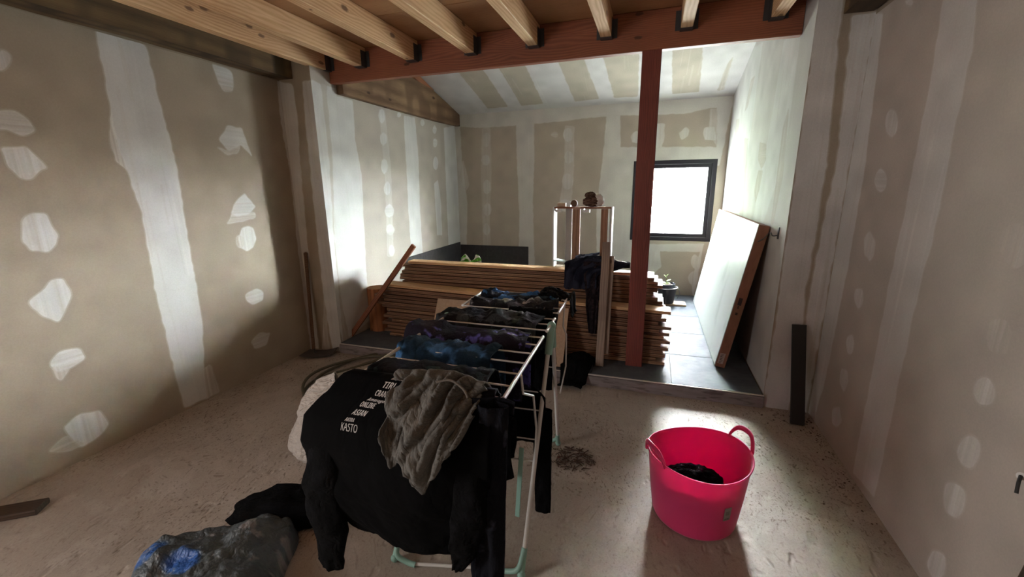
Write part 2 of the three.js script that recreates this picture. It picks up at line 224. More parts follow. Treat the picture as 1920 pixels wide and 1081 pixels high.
const PATCH = {
  L: [[1,-1.84,2.45,-2.1,2.45,-2.12,2.12,-2.15,1.75,-2.13,1.09,-2.12,0.61,-2.04,0.02,-1.88,0.02,-1.87,0.37,-1.86,0.92,-1.88,1.41,-1.85,1.64,-1.82,1.92,-1.84,2.16],
    [0.55,-1.85,1.67,-1.83,1.94,-1.85,2.1,-1.79,1.86,-1.8,1.73],
    [0.5,-2.06,0.25,-2.12,0.26,-2.15,0.02,-2.04,0.01],
    [0.9,-1.44,2.2,-1.42,2.16,-1.4,2.14,-1.38,2.15,-1.38,2.18,-1.4,2.22,-1.42,2.24,-1.44,2.23],
    [0.8,-1.34,1.95,-1.41,1.95,-1.45,1.92,-1.47,1.86,-1.4,1.83,-1.36,1.86,-1.32,1.86],
    [0.9,-1.32,1.77,-1.41,1.78,-1.45,1.72,-1.48,1.68,-1.42,1.65,-1.4,1.61,-1.36,1.62,-1.32,1.68],
    [1,-1.32,1.41,-1.36,1.44,-1.42,1.43,-1.43,1.36,-1.45,1.32,-1.43,1.27,-1.38,1.23,-1.32,1.25,-1.3,1.3],
    [1,-1.25,0.98,-1.34,1.04,-1.36,1.08,-1.42,1.07,-1.44,0.98,-1.39,0.9,-1.35,0.84,-1.29,0.89],
    [1,-1.27,0.64,-1.33,0.68,-1.41,0.66,-1.42,0.59,-1.35,0.56,-1.29,0.56,-1.27,0.61],
    [0.5,-1.27,0.61,-1.35,0.56,-1.29,0.51,-1.27,0.56],
    [1,-1.25,0.24,-1.33,0.28,-1.42,0.25,-1.45,0.14,-1.38,0.09,-1.3,0.08,-1.26,0.17],
    [0.35,-1.16,0.14,-1.25,0.19,-1.32,0.09,-1.22,0.09],
    [1,-2.54,2.44,-2.69,2.43,-2.69,2.31,-2.61,2.31,-2.57,2.31],
    [0.5,-2.57,2.31,-2.69,2.32,-2.67,2.28,-2.59,2.27],
    [1,-2.49,1.91,-2.58,2.02,-2.7,2.02,-2.76,1.81,-2.67,1.89,-2.56,1.84],
    [0.5,-2.47,1.86,-2.56,1.84,-2.67,1.89,-2.63,1.82,-2.54,1.81],
    [1,-2.49,1.37,-2.55,1.46,-2.64,1.52,-2.72,1.41,-2.64,1.35,-2.54,1.34],
    [0.5,-2.44,1.29,-2.51,1.38,-2.71,1.37,-2.71,1.32,-2.58,1.3],
    [1,-2.68,1.15,-2.64,1.08,-2.58,1.06,-2.53,1.1,-2.52,1.17,-2.56,1.24,-2.62,1.26,-2.67,1.23],
    [0.4,-2.57,1.14,-2.55,1.1,-2.52,1.09,-2.5,1.11,-2.49,1.15,-2.51,1.19,-2.54,1.2,-2.56,1.18],
    [1,-2.5,0.71,-2.6,0.74,-2.67,0.7,-2.65,0.63,-2.55,0.61,-2.5,0.66],
    [0.9,-2.48,0.31,-2.58,0.36,-2.67,0.32,-2.62,0.23,-2.5,0.24],
    [0.9,-3.12,2.46,-3.18,2.46,-3.18,-0.06,-3.1,-0.07,-3.1,0.94,-3.13,1.66,-3.1,2.11]],
  PL: [[1,-3.14,2.45,-2.99,2.42,-2.98,2.17,-3.01,1.8,-3.04,1.18,-3.06,0.52,-3.07,-0.04,-3.16,-0.05],
    [1,-2.88,2.43,-2.78,2.43,-2.78,0.01,-2.9,0,-2.93,0.52,-2.92,1.33,-2.9,2.1],
    [0.5,-2.93,0.52,-2.93,0.31,-2.94,0.01,-3.03,-0]],
  LF: [[1,-3.14,2.43,-3.25,2.43,-3.25,2.2,-3.25,1.8,-3.2,1.08,-3.18,0.31,-3.17,0.09,-3.12,0.33],
    [1,-3.32,2.43,-3.45,2.42,-3.44,2.36,-3.66,2.36,-3.64,2.01,-3.69,1.66,-3.64,1.03,-3.59,0.18,-3.26,0.11,-3.21,0.52,-3.21,1.08,-3.3,1.8],
    [0.35,-3.25,2.43,-3.32,2.43,-3.29,1.66,-3.21,0.52,-3.21,0.14,-3.19,0.31,-3.21,1.08,-3.25,1.8],
    [0.45,-4.08,2.35,-4.18,2.35,-4.21,1.73,-4.13,0.78,-4.01,0.8,-4.09,1.67],
    [1,-4.18,2.29,-4.15,2.24,-4.11,2.21,-4.07,2.22,-4.06,2.28,-4.08,2.33,-4.13,2.36,-4.17,2.34],
    [1,-4.18,2.06,-4.16,2.02,-4.11,1.99,-4.06,2.01,-4.05,2.05,-4.07,2.1,-4.12,2.12,-4.17,2.11],
    [1,-4.16,1.77,-4.13,1.72,-4.08,1.69,-4.04,1.72,-4.03,1.77,-4.05,1.82,-4.1,1.85,-4.15,1.83],
    [1,-4.17,1.54,-4.15,1.49,-4.1,1.47,-4.06,1.49,-4.05,1.54,-4.08,1.59,-4.12,1.62,-4.16,1.59],
    [1,-4.21,1.29,-4.18,1.24,-4.11,1.23,-4.05,1.25,-4.03,1.3,-4.06,1.35,-4.13,1.37,-4.19,1.34],
    [1,-4.19,1.08,-4.16,1.04,-4.1,1.03,-4.04,1.06,-4.03,1.1,-4.06,1.14,-4.12,1.15,-4.17,1.13],
    [1,-4.16,0.84,-4.13,0.8,-4.09,0.79,-4.05,0.82,-4.04,0.86,-4.06,0.9,-4.1,0.91,-4.15,0.89],
    [1,-4.55,2.35,-4.8,2.36,-4.82,1.88,-4.78,1.23,-4.78,0.65,-4.51,0.69,-4.51,1.24,-4.53,1.68],
    [1,-4.5,2.35,-4.48,2.33,-4.45,2.32,-4.42,2.32,-4.41,2.34,-4.42,2.36,-4.46,2.38,-4.49,2.37],
    [1,-5.03,2.33,-5.01,2.31,-4.97,2.29,-4.93,2.3,-4.92,2.32,-4.94,2.35,-4.98,2.37,-5.01,2.36],
    [0.9,-5.34,2.29,-5.32,2.25,-5.28,2.23,-5.24,2.24,-5.23,2.28,-5.25,2.31,-5.29,2.34,-5.33,2.32],
    [0.9,-5.34,2.12,-5.32,2.08,-5.27,2.06,-5.23,2.07,-5.22,2.11,-5.24,2.15,-5.29,2.17,-5.33,2.16],
    [0.9,-5.34,1.86,-5.31,1.8,-5.26,1.77,-5.2,1.8,-5.19,1.85,-5.22,1.91,-5.27,1.94,-5.32,1.92],
    [0.9,-5.19,1.59,-5.3,1.64,-5.36,1.34,-5.34,0.89,-5.2,0.91],
    [1,-5.55,2.33,-5.89,2.4,-6,0.45,-5.52,0.53,-5.54,1.62]],
  F: [[1,-2.82,2.56,0.82,2.58,0.82,2.43,0.57,2.43,0.34,2.39,0.03,2.39,-0.49,2.41,-0.9,2.4,-1.32,2.38,-1.93,2.36,-2.41,2.36,-2.72,2.39,-2.71,1.93,-2.65,1.31,-2.7,0.47,-2.97,0.46],
    [0.6,-2.76,1.7,-2.68,1.47,-2.6,1.58,-2.69,1.93],
    [0.45,-2.38,2.35,-2.25,2.35,-2.25,1.69,-2.3,1.08,-2.29,0.64,-2.41,0.64,-2.41,1.7],
    [0.9,-2.26,2.19,-2.28,2.12,-2.32,2.09,-2.36,2.12,-2.37,2.19,-2.35,2.27,-2.31,2.29,-2.27,2.26],
    [0.9,-2.27,1.91,-2.29,1.86,-2.33,1.84,-2.38,1.86,-2.4,1.92,-2.38,1.97,-2.33,1.99,-2.28,1.97],
    [0.9,-2.26,1.54,-2.28,1.47,-2.33,1.44,-2.38,1.47,-2.39,1.54,-2.37,1.62,-2.32,1.65,-2.28,1.62],
    [0.9,-2.26,1.22,-2.28,1.15,-2.33,1.12,-2.38,1.15,-2.4,1.22,-2.37,1.28,-2.32,1.31,-2.28,1.28],
    [0.9,-2.29,0.92,-2.31,0.86,-2.36,0.83,-2.4,0.86,-2.41,0.92,-2.39,0.98,-2.35,1.01,-2.31,0.98],
    [1,-1.87,2.37,-1.61,2.38,-1.61,1.9,-1.63,1.31,-1.6,0.38,-1.85,0.37,-1.83,1.16,-1.86,1.83],
    [0.6,-1.18,2.33,-1.06,2.3,-1.05,1.74,-1.08,1.2,-1.26,1.2,-1.18,1.74],
    [0.9,-1.08,2.21,-1.09,2.14,-1.14,2.12,-1.18,2.14,-1.21,2.21,-1.19,2.28,-1.14,2.3,-1.1,2.28],
    [0.8,-1.06,1.91,-1.07,1.86,-1.12,1.83,-1.17,1.86,-1.19,1.92,-1.17,1.98,-1.12,2,-1.08,1.97],
    [0.8,-1.06,1.6,-1.08,1.52,-1.13,1.49,-1.19,1.52,-1.21,1.6,-1.19,1.68,-1.14,1.71,-1.09,1.68],
    [0.8,-1.07,1.28,-1.1,1.21,-1.16,1.19,-1.22,1.21,-1.25,1.27,-1.23,1.34,-1.16,1.36,-1.1,1.34],
    [0.6,-1.27,2.22,-1.29,2.19,-1.32,2.18,-1.36,2.2,-1.38,2.22,-1.36,2.24,-1.32,2.25,-1.29,2.24],
    [1,-0.64,2.41,-0.47,2.41,-0.45,2.02,0.7,1.98,0.66,2.44,0.83,2.57,0.75,1.76,0.45,1.82,-0.26,1.82,-0.24,0.78,0.1,0.77,0.66,0.8,0.59,0.05,0.55,0.27,0.58,0.49,0.62,0.69,0.12,0.68,0.16,0.47,0,0.31,-0.12,0.46,-0.69,0.43,-0.73,1.17,-0.67,1.87],
    [0.5,0.59,2.42,0.66,2.42,0.7,1.98,0.59,2.2],
    [1,-0.2,2.13,-0.21,2.08,-0.25,2.06,-0.3,2.08,-0.32,2.14,-0.3,2.19,-0.26,2.21,-0.22,2.19],
    [1,-0.04,2.29,0.08,2.28,0.08,2.09,0.06,2,-0.02,2],
    [1,0.25,2.16,0.33,2.23,0.37,2.19,0.36,2.12,0.29,2.08],
    [1,0.54,2.21,0.65,2.21,0.68,2.06,0.56,2.07,0.53,2.13],
    [0.8,0.62,0.56,0.61,0.49,0.58,0.46,0.54,0.49,0.52,0.56,0.53,0.63,0.56,0.66,0.6,0.63],
    [0.8,0.63,0.33,0.62,0.26,0.58,0.23,0.53,0.26,0.5,0.33,0.52,0.4,0.56,0.43,0.61,0.4],
    [0.9,-0.02,0.68,0.12,0.68,0.1,0.47,-0,0.48]],
  PR: [[1,0.82,2.61,0.94,2.6,0.95,2.33,0.99,1.68,0.99,1.26,0.98,0.88,1.01,0.43,0.99,-0.01,0.83,-0.01,0.84,0.42,0.83,2.14],
    [1,1,2.46,1.12,2.46,1.11,2.57,1.11,2.46,1.1,-0.01,1.02,-0,1.02,0.44,1.01,0.88,1.02,1.26,1.04,1.68,1.01,2.24]],
  R: [[1,-3.15,2.45,-3.05,2.42,-3,2.14,-2.94,1.61,-2.93,1.06,-2.95,0.66,-2.97,0.29,-3.03,0.03,-3.19,-0.02],
    [0.75,-2.49,2.31,-2.26,2.23,-2.22,2.02,-2.22,1.75,-2.2,1.38,-2.22,1.1,-2.22,0.73,-2.21,0.06,-2.44,0.03,-2.45,0.6,-2.46,1.04,-2.45,1.45,-2.46,1.73,-2.46,2.02],
    [0.7,-2.67,1.82,-2.67,1.78,-2.7,1.76,-2.76,1.79,-2.8,1.84,-2.8,1.89,-2.76,1.9,-2.7,1.88],
    [0.7,-2.67,1.55,-2.67,1.51,-2.71,1.49,-2.76,1.51,-2.8,1.55,-2.79,1.59,-2.76,1.61,-2.7,1.59],
    [0.7,-2.66,1.23,-2.66,1.17,-2.69,1.14,-2.75,1.16,-2.79,1.21,-2.79,1.26,-2.75,1.29,-2.7,1.27],
    [0.8,-2.68,0.94,-2.68,0.9,-2.71,0.87,-2.75,0.88,-2.79,0.91,-2.79,0.96,-2.75,0.98,-2.71,0.98],
    [0.8,-2.68,0.67,-2.68,0.63,-2.71,0.6,-2.75,0.6,-2.78,0.64,-2.78,0.68,-2.75,0.71,-2.71,0.71],
    [0.8,-2.78,0.48,-2.71,0.5,-2.67,0.46,-2.7,0.37,-2.78,0.4],
    [0.9,-2.8,0.21,-2.72,0.27,-2.66,0.21,-2.7,0.15,-2.77,0.13],
    [0.5,-1.7,0.87,-1.7,0.83,-1.73,0.8,-1.76,0.8,-1.79,0.83,-1.79,0.87,-1.76,0.9,-1.73,0.9],
    [0.75,-1.69,0.66,-1.69,0.61,-1.72,0.57,-1.76,0.56,-1.79,0.59,-1.79,0.64,-1.76,0.68,-1.72,0.69],
    [0.75,-1.7,0.46,-1.7,0.41,-1.72,0.36,-1.77,0.35,-1.8,0.38,-1.8,0.44,-1.77,0.48,-1.72,0.49],
    [0.75,-1.7,0.17,-1.7,0.13,-1.72,0.08,-1.76,0.06,-1.79,0.08,-1.79,0.13,-1.76,0.18,-1.72,0.2],
    [-0.3,-1.71,1.35,-1.71,1.3,-1.75,1.27,-1.8,1.28,-1.85,1.34,-1.84,1.4,-1.8,1.42,-1.75,1.4],
    [-0.15,-1.69,1.07,-1.69,1.02,-1.72,0.99,-1.77,0.99,-1.8,1.03,-1.8,1.08,-1.76,1.11,-1.72,1.1],
    [0.5,-2.74,2.37,-2.75,2.36,-2.78,2.37,-2.81,2.38,-2.82,2.4,-2.82,2.4,-2.79,2.4,-2.76,2.38]],
  RF: [[0.75,-3.15,2.56,-3.36,2.43,-4.82,2.78,-5.92,2.56,-8.32,-0.5,-5.04,-0.53,-3.18,0.07,-3.1,0.43,-3.14,2.14],
    [1,-5.36,2.88,-4.58,2.74,-4.7,1.76,-5.19,1.11,-6.05,1.17,-5.86,2.42],
    [1,-3.83,2.55,-3.42,2.45,-3.41,1.7,-3.77,1.24,-4.15,1.2,-3.95,1.88],
    [-0.4,-4.23,1.88,-3.98,1.85,-3.93,1.72,-4.04,1.66,-4.22,1.74],
    [-0.5,-4.15,1.65,-3.99,1.64,-4.03,1.5,-4.12,1.38,-4.22,1.49],
    [-0.3,-4.96,1.98,-4.74,1.96,-4.56,1.17,-4.74,1.15],
    [-0.3,-4.94,2.52,-4.76,2.52,-4.95,2.28,-5.1,2.25],
    [-0.25,-5.57,2.24,-5.37,2.22,-5.24,1.51,-5.42,1.45],
    [-0.3,-3.55,1.92,-3.46,2.04,-3.39,1.59,-3.47,1.26,-3.54,1.25],
    [-0.3,-5.04,-0.53,-3.6,-0.12,-3.48,0.37,-3.57,1.17,-4.11,0.54]],
  S: [[-1,-2.231,1.065,-1.928,1.057,-1.942,0.139,-2.229,0.135],
    [-1,-1.731,1.067,-1.431,1.068,-1.45,0.157,-1.747,0.141],
    [-1,-1.055,1.063,-0.781,1.064,-0.731,0.176,-1.03,0.151],
    [-1,-0.584,1.087,-0.228,1.116,-0.257,0.155,-0.536,0.173],
    [-1,0.088,1.111,0.363,1.111,0.433,0.162,0.141,0.158],
    [-1,0.636,0.747,0.671,0.801,0.693,0.17,0.622,0.156]],
};
// ---------------------------------------------------------------- the room
const faceUV = (g, face, a, a0, a1, b, b0, b1) => { const p = g.attributes.position, uv = g.attributes.uv; for (let k = face * 4; k < face * 4 + 4; k++) uv.setXY(k, (p.getComponent(k, a) - a0) / (a1 - a0), (p.getComponent(k, b) - b0) / (b1 - b0)); return g; };
const TOP = 4.95;
struct('floor', wallUV(boxAt(XL, XR, -0.15, 0, ZJ, ZB), 0, XL, XR, 2, ZB, ZJ), M.concrete);
{ // near walls
  const extra = [];
  for (const z of [-0.9, -0.3, 0.3, 0.9, 1.4]) for (let k = 0; k < 6; k++) { const y = 0.25 + k * 0.38, c = z + ((k * 37) % 7 - 3) * 0.008; if (z > -0.95 && (Math.round(z * 10) !== -3)) extra.push([0.9, c - 0.05, y, c, y + 0.05, c + 0.055, y + 0.01, c + 0.02, y - 0.06]); }
  const band = [1, -0.75, 0, -0.5, 0, -0.52, 1.2, -0.5, 2.45, -0.74, 2.45, -0.72, 1.1];
  const tL = plaster(ZJ, ZB, 0, 2.45, [...PATCH.L, band, ...extra], 101), tR = plaster(ZJ, ZB, 0, 2.45, [...PATCH.R, ...extra], 102, rgb(179, 170, 162));
  const plainL = [bareMat, bareMat, bareMat, bareMat, bareMat, bareMat];
  const ls = new THREE.Shape([[ZJ, 0], [SIDE.z0, 0], [SIDE.z0, SIDE.y1], [SIDE.z1, SIDE.y1], [SIDE.z1, 0], [ZB, 0], [ZB, 2.45], [ZJ, 2.45]].map(([z, y]) => new THREE.Vector2(-z, y)));
  const low = new THREE.ExtrudeGeometry(ls, { depth: 0.12, bevelEnabled: false }).rotateY(Math.PI / 2).translate(XL - 0.12, 0, 0); wallUV(low, 2, ZJ, ZB, 1, 0, 2.45);
  struct('wall_left', low, plasterMat(tL));
  struct('wall_left_upper', boxAt(XL - 0.12, XL, 2.45, TOP, ZJ, ZB), bareMat);
  const lowR = boxAt(XR, XR + 0.12, 0, 2.45, ZJ, ZB); faceUV(lowR, 1, 2, ZJ, ZB, 1, 0, 2.45);
  struct('wall_right', lowR, Object.assign([...plainL], { 1: plasterMat(tR) }));
  struct('wall_right_upper', boxAt(XR, XR + 0.12, 2.45, TOP, ZJ, ZB), bareMat);
  // the walls of the far part stand further in: their near ends are the piers
  const fl = boxAt(XL - 0.12, XLF, 0, TOP, ZF - 0.25, ZJ); faceUV(fl, 0, 2, ZF, ZJ, 1, 0, 2.9); faceUV(fl, 4, 0, XL - 0.02, XLF, 1, 0, 2.7);
  struct('wall_left_far', fl, Object.assign([...plainL], { 0: plasterMat(plaster(ZF, ZJ, 0, 2.9, PATCH.LF, 103, rgb(186, 179, 168), rgb(212, 212, 209))), 4: plasterMat(plaster(XL - 0.02, XLF, 0, 2.7, PATCH.PL, 104)) }));
  const fr = boxAt(XRF, XR + 0.12, 0, TOP, ZF - 0.25, ZJ); faceUV(fr, 1, 2, ZF, ZJ, 1, 0, 3.4); faceUV(fr, 4, 0, XRF, XR + 0.02, 1, 0, 2.9);
  const skim = [[0.82, ZF - 0.1, -0.1, ZJ + 0.1, -0.1, ZJ + 0.1, 3.5, ZF - 0.1, 3.5], ...PATCH.RF.slice(1, 9)];
  struct('wall_right_far', fr, Object.assign([...plainL], { 1: plasterMat(plaster(ZF, ZJ, 0, 3.4, skim, 105)), 4: plasterMat(plaster(XRF, XR + 0.02, 0, 2.9, PATCH.PR.map((q) => q.map((v, k) => (k && k % 2 === 0 && v > 2.5 ? v + 0.3 : v))), 106)) }));
}
{ // far wall with the window opening
  const s = new THREE.Shape([new THREE.Vector2(XLF, 0), new THREE.Vector2(XRF, 0), new THREE.Vector2(XRF, 2.62), new THREE.Vector2(XLF, 2.62)]);
  s.holes.push(new THREE.Path([new THREE.Vector2(WIN.x0, WIN.y0), new THREE.Vector2(WIN.x0, WIN.y1), new THREE.Vector2(WIN.x1, WIN.y1), new THREE.Vector2(WIN.x1, WIN.y0)]));
  const g = new THREE.ExtrudeGeometry(s, { depth: 0.25, bevelEnabled: false }).translate(0, 0, ZF - 0.25);
  wallUV(g, 0, XLF, XRF, 1, 0, 2.62);
  struct('wall_far', g, plasterMat(plaster(XLF, XRF, 0, 2.62, PATCH.F, 107, rgb(188, 178, 163), rgb(216, 214, 207))));
  struct('wall_back', boxAt(XL - 0.12, XR + 0.12, 0, TOP, ZB, ZB + 0.12), bareMat);
}
{ // sloping plasterboard ceiling of the far part, running up over the loft
  const L = (ZB + 0.12 - ZF) * Math.hypot(1, PITCH) + 0.1, g = boxAt(XL - 0.12, XR + 0.12, 0, 0.12, 0, L);
  const strips = PATCH.S.map((q) => { const [x0, s0, x1, s1, x2, s2, x3, s3] = q.slice(1), e = 3.4; return [-1, x0, s0, lerp(x3, x0, (e - s3) / (s0 - s3)) * 0 + x0, e, x1, e, x1, s1, x2, s2, x3, s3]; });
  strips[5] = [-0.7, 0.625, 0.15, 0.69, 0.17, 0.67, 0.85, 0.64, 0.75];
  const tex = plaster(XLF, XRF, 0, 4, [[1, XLF - 0.2, -0.2, XRF + 0.2, -0.2, XRF + 0.2, 4.2, XLF - 0.2, 4.2], ...strips], 108, rgb(178, 171, 155));
  wallUV(g, 0, XLF, XRF, 2, 0, 4);
  g.rotateX(-Math.atan(PITCH)); g.translate(0, EAVE, ZF);
  const m = plasterMat(tex); m.map.wrapS = m.map.wrapT = THREE.ClampToEdgeWrapping;
  struct('ceiling', g, m);
}
{ // boarded loft floor over the joists
  const g = new THREE.Group(); g.name = 'ceiling_deck'; g.userData = { kind: 'structure' }; scene.add(g);
  for (let k = 0, z = BEAM_Z - 0.06; z < ZB - 0.02; k++) { const w = Math.min(0.6, ZB - z); part('deck_board', timber(XR - XL, 0.022, w - 0.003, 0.002, 'x', k * 0.7, k * 0.31).translate((XL + XR) / 2, DECK + 0.011, z + w / 2), M.deck, g); z += w; }
}
{ // raised platform with grey floor tiles
  const g = new THREE.Group(); g.name = 'platform'; g.userData = { kind: 'structure' }; scene.add(g);
  part('slab', boxAt(XLF, XRF, 0, HP - 0.012, ZF, ZJ + 0.012), M.grout, g);
  const riser = prism(chamfer(HP - 0.014, 0.012, 0.001), XRF - XLF); part('riser', riser.translate((XLF + XRF) / 2, (HP - 0.014) / 2, ZJ + 0.018), M.riser, g);
  part('nosing', timber(XRF - XLF, 0.010, 0.012, 0.003).translate((XLF + XRF) / 2, HP - 0.006, ZJ + 0.018), std({ color: '#c9c4c0', roughness: 0.4 }), g, 'pale edging strip');
  const cols = [XLF + 0.003]; for (let x = 0.215 - 2.4; x < XRF; x += 0.6) cols.push(x); cols.push(XRF - 0.001);
  const rows = [ZJ + 0.012]; for (let z = -3.725; z > ZF; z -= 0.6) rows.push(z); rows.push(ZF + 0.001);
  for (let i = 0; i < cols.length - 1; i++) for (let j = 0; j < rows.length - 1; j++) {
    const w = cols[i + 1] - cols[i] - 0.004, d = rows[j] - rows[j + 1] - 0.004; if (w < 0.02 || d < 0.02) continue;
    part('tile', prism(chamfer(0.012, d, 0.0015), w, i * 0.37, j * 0.53).translate((cols[i] + cols[i + 1]) / 2, HP - 0.006, (rows[j] + rows[j + 1]) / 2), M.tile[(i * 2 + j) % 3], g);
  }
}
{ // window in the far wall
  const g = new THREE.Group(); g.name = 'window_1'; g.userData = { kind: 'structure' }; scene.add(g);
  const ring = (x0, x1, y0, y1, w, z0, z1) => { const s = new THREE.Shape([[x0, y0], [x1, y0], [x1, y1], [x0, y1]].map((q) => new THREE.Vector2(...q))); s.holes.push(new THREE.Path([[x0 + w, y0 + w], [x0 + w, y1 - w], [x1 - w, y1 - w], [x1 - w, y0 + w]].map((q) => new THREE.Vector2(...q)))); return new THREE.ExtrudeGeometry(s, { depth: z1 - z0 - 0.006, bevelEnabled: true, bevelSize: 0.003, bevelThickness: 0.003, bevelSegments: 1 }).translate(0, 0, z0 + 0.003); };
  part('frame', ring(WIN.x0 + 0.004, WIN.x1 - 0.004, WIN.y0 + 0.004, WIN.y1 - 0.004, 0.045, ZF - 0.07, ZF + 0.004), M.frameMetal, g);
  part('sash', ring(WIN.x0 + 0.047, WIN.x1 - 0.047, WIN.y0 + 0.047, WIN.y1 - 0.047, 0.048, ZF - 0.06, ZF - 0.008), M.frameMetal, g);
  part('pane', boxAt(WIN.x0 + 0.09, WIN.x1 - 0.09, WIN.y0 + 0.09, WIN.y1 - 0.09, ZF - 0.052, ZF - 0.048), M.glass, g);
}

{ // unseen frosted door behind the camera; its pane glows to light the near room
  const g = new THREE.Group(); g.name = 'unseen_door_1'; g.userData = { kind: 'structure' }; scene.add(g); const { z0, z1, y1 } = SIDE, x0 = XL - 0.07, x1 = XL - 0.02, w = 0.08;
  part('frame', mergeGeometries([boxAt(x0, x1, 0, y1, z0, z0 + w), boxAt(x0, x1, 0, y1, z1 - w, z1), boxAt(x0, x1, y1 - w, y1, z0 + w, z1 - w), boxAt(x0, x1, 0, 0.1, z0 + w, z1 - w)]), M.white, g);
  part('glowing_pane', boxAt(x0 + 0.02, x0 + 0.03, 0.1, y1 - w, z0 + w, z1 - w), std({ color: '#d8d4cc', emissive: new THREE.Color(1, 0.95, 0.92), emissiveIntensity: 1.2, roughness: 0.6 }), g, 'glowing frosted pane of the unseen door');
}
{ // outside: pale ground bouncing light in, unseen hedgerow placed to shade the right wall
  struct('ground_outside', boxAt(-40, 40, -0.5, -0.3, -60, ZF - 0.26), std({ color: new THREE.Color().setRGB(0.20, 0.21, 0.185), roughness: 1 }));
  const g = new THREE.BoxGeometry(1.2, 3.6, 9, 8, 24, 60).translate(-1.35, 1.48, ZF - 0.26 - 4.9), p = g.attributes.position;
  for (let k = 0; k < p.count; k++) { const x = p.getX(k), y = p.getY(k), z = p.getZ(k), n = fbm(z * 2.5 + x, y * 2.5 - x, 601, 4) - 0.5; p.setXYZ(k, x + n * 0.35, y > -0.25 ? y + n * 0.3 : y, z + n * 0.2); }
  g.computeVertexNormals(); solo('unseen_hedge', g, std({ map: dataTex(256, 256, (s, t) => mix3(rgb(34, 58, 22), rgb(78, 110, 48), fbm(s * 40, t * 40, 603, 3))), roughness: 1 }), 'tall green hedgerow out of view outside, placed to shade the far right wall', 'unseen_hedge');
}
// ---------------------------------------------------------------- timbers overhead
function roughBeam(x0, x1, y0, y1, z0, z1, seed, amp) {
  const g = new THREE.BoxGeometry(x1 - x0, y1 - y0, z1 - z0, 3, 5, 40).translate((x0 + x1) / 2, (y0 + y1) / 2, (z0 + z1) / 2), p = g.attributes.position, uv = g.attributes.uv, n = g.attributes.normal;
  for (let k = 0; k < p.count; k++) {
    const x = p.getX(k), y = p.getY(k), z = p.getZ(k); uv.setXY(k, z, Math.abs(n.getX(k)) > 0.5 ? y : x + 0.7);
    p.setX(k, x + (x > x0 + 0.01 && x < x1 + 1 ? (fbm(z * 3, y * 9 + x * 9, seed, 3) - 0.5) * amp : 0)); p.setY(k, y + (y < y1 - 0.01 ? (fbm(z * 2.5 + 40, x * 9 + y * 9, seed + 1, 3) - 0.5) * amp : 0));
  }
  g.computeVertexNormals(); return g;
}
solo('old_beam', roughBeam(XL + 0.008, XL + 0.155, 2.458, DECK - 0.004, ZJ + 0.004, ZB - 0.005, 5, 0.016), M.old, 'dark weathered old timber beam along the top of the left wall', 'beam');
solo('old_beam', roughBeam(XR - 0.155, XR - 0.012, 2.468, DECK - 0.004, ZJ + 0.005, ZB - 0.005, 15, 0.012), M.old, 'dark old timber beam end at the top of the right wall', 'beam');
{ // beam set in the far left wall, cut to the roof slope
  const s = new THREE.Shape([[3.45, 2.385], [4.5, 2.385], [5.3, 2.39], [5.92, 2.405], [5.92, 2.55], [5.5, 2.655], [5.15, 2.735], [4.6, 2.775], [3.45, 2.78]].map((q) => new THREE.Vector2(...q)));
  const g = new THREE.ExtrudeGeometry(s, { depth: 0.06, bevelEnabled: true, bevelSize: 0.006, bevelThickness: 0.006, bevelSegments: 2 }); g.rotateY(Math.PI / 2).translate(XLF + 0.008, -0.004, 0);
  const p = g.attributes.position, uv = g.attributes.uv; for (let k = 0; k < p.count; k++) uv.setXY(k, p.getZ(k), p.getY(k) + p.getX(k));
  solo('old_beam', g, M.oldPale, 'weathered brown beam with slanted end high on the far left wall', 'beam');
  const L = 1.3, r = timber(L, 0.075, 0.06, 0.004, 'z', 3, 0.2); r.rotateX(-Math.atan(PITCH)); const z = -4.55; r.translate(XLF + 0.04, EAVE + PITCH * (z - ZF) - 0.046, z);
  solo('rafter', r, M.stick, 'brown rafter under the sloping ceiling above the weathered beam', 'rafter');
}
solo('support_beam', timber(XRF - XLF - 0.01, 0.25, 0.064, 0.004, 'x', 0.3, 0.1).translate((XLF + XRF) / 2, BEAM_Y + 0.124, BEAM_Z - 0.032), M.beam, 'long reddish brown beam carrying the ends of the joists', 'beam');
solo('wooden_post', timber(BEAM_Y - HP - 0.001, 0.13, 0.064, 0.004, 'y', 0.1, 0.22).translate(-0.071, (BEAM_Y + HP) / 2, BEAM_Z - 0.032), M.post, 'dark red wooden post standing under the brown beam', 'post');
const ORD = ['first', 'second', 'third', 'fourth', 'fifth', 'sixth', 'seventh', 'eighth', 'ninth', 'tenth', 'eleventh', 'twelfth', 'thirteenth', 'fourteenth', 'fifteenth', 'sixteenth', 'seventeenth', 'eighteenth', 'nineteenth', 'twentieth', 'twenty-first', 'twenty-second', 'twenty-third', 'twenty-fourth'];
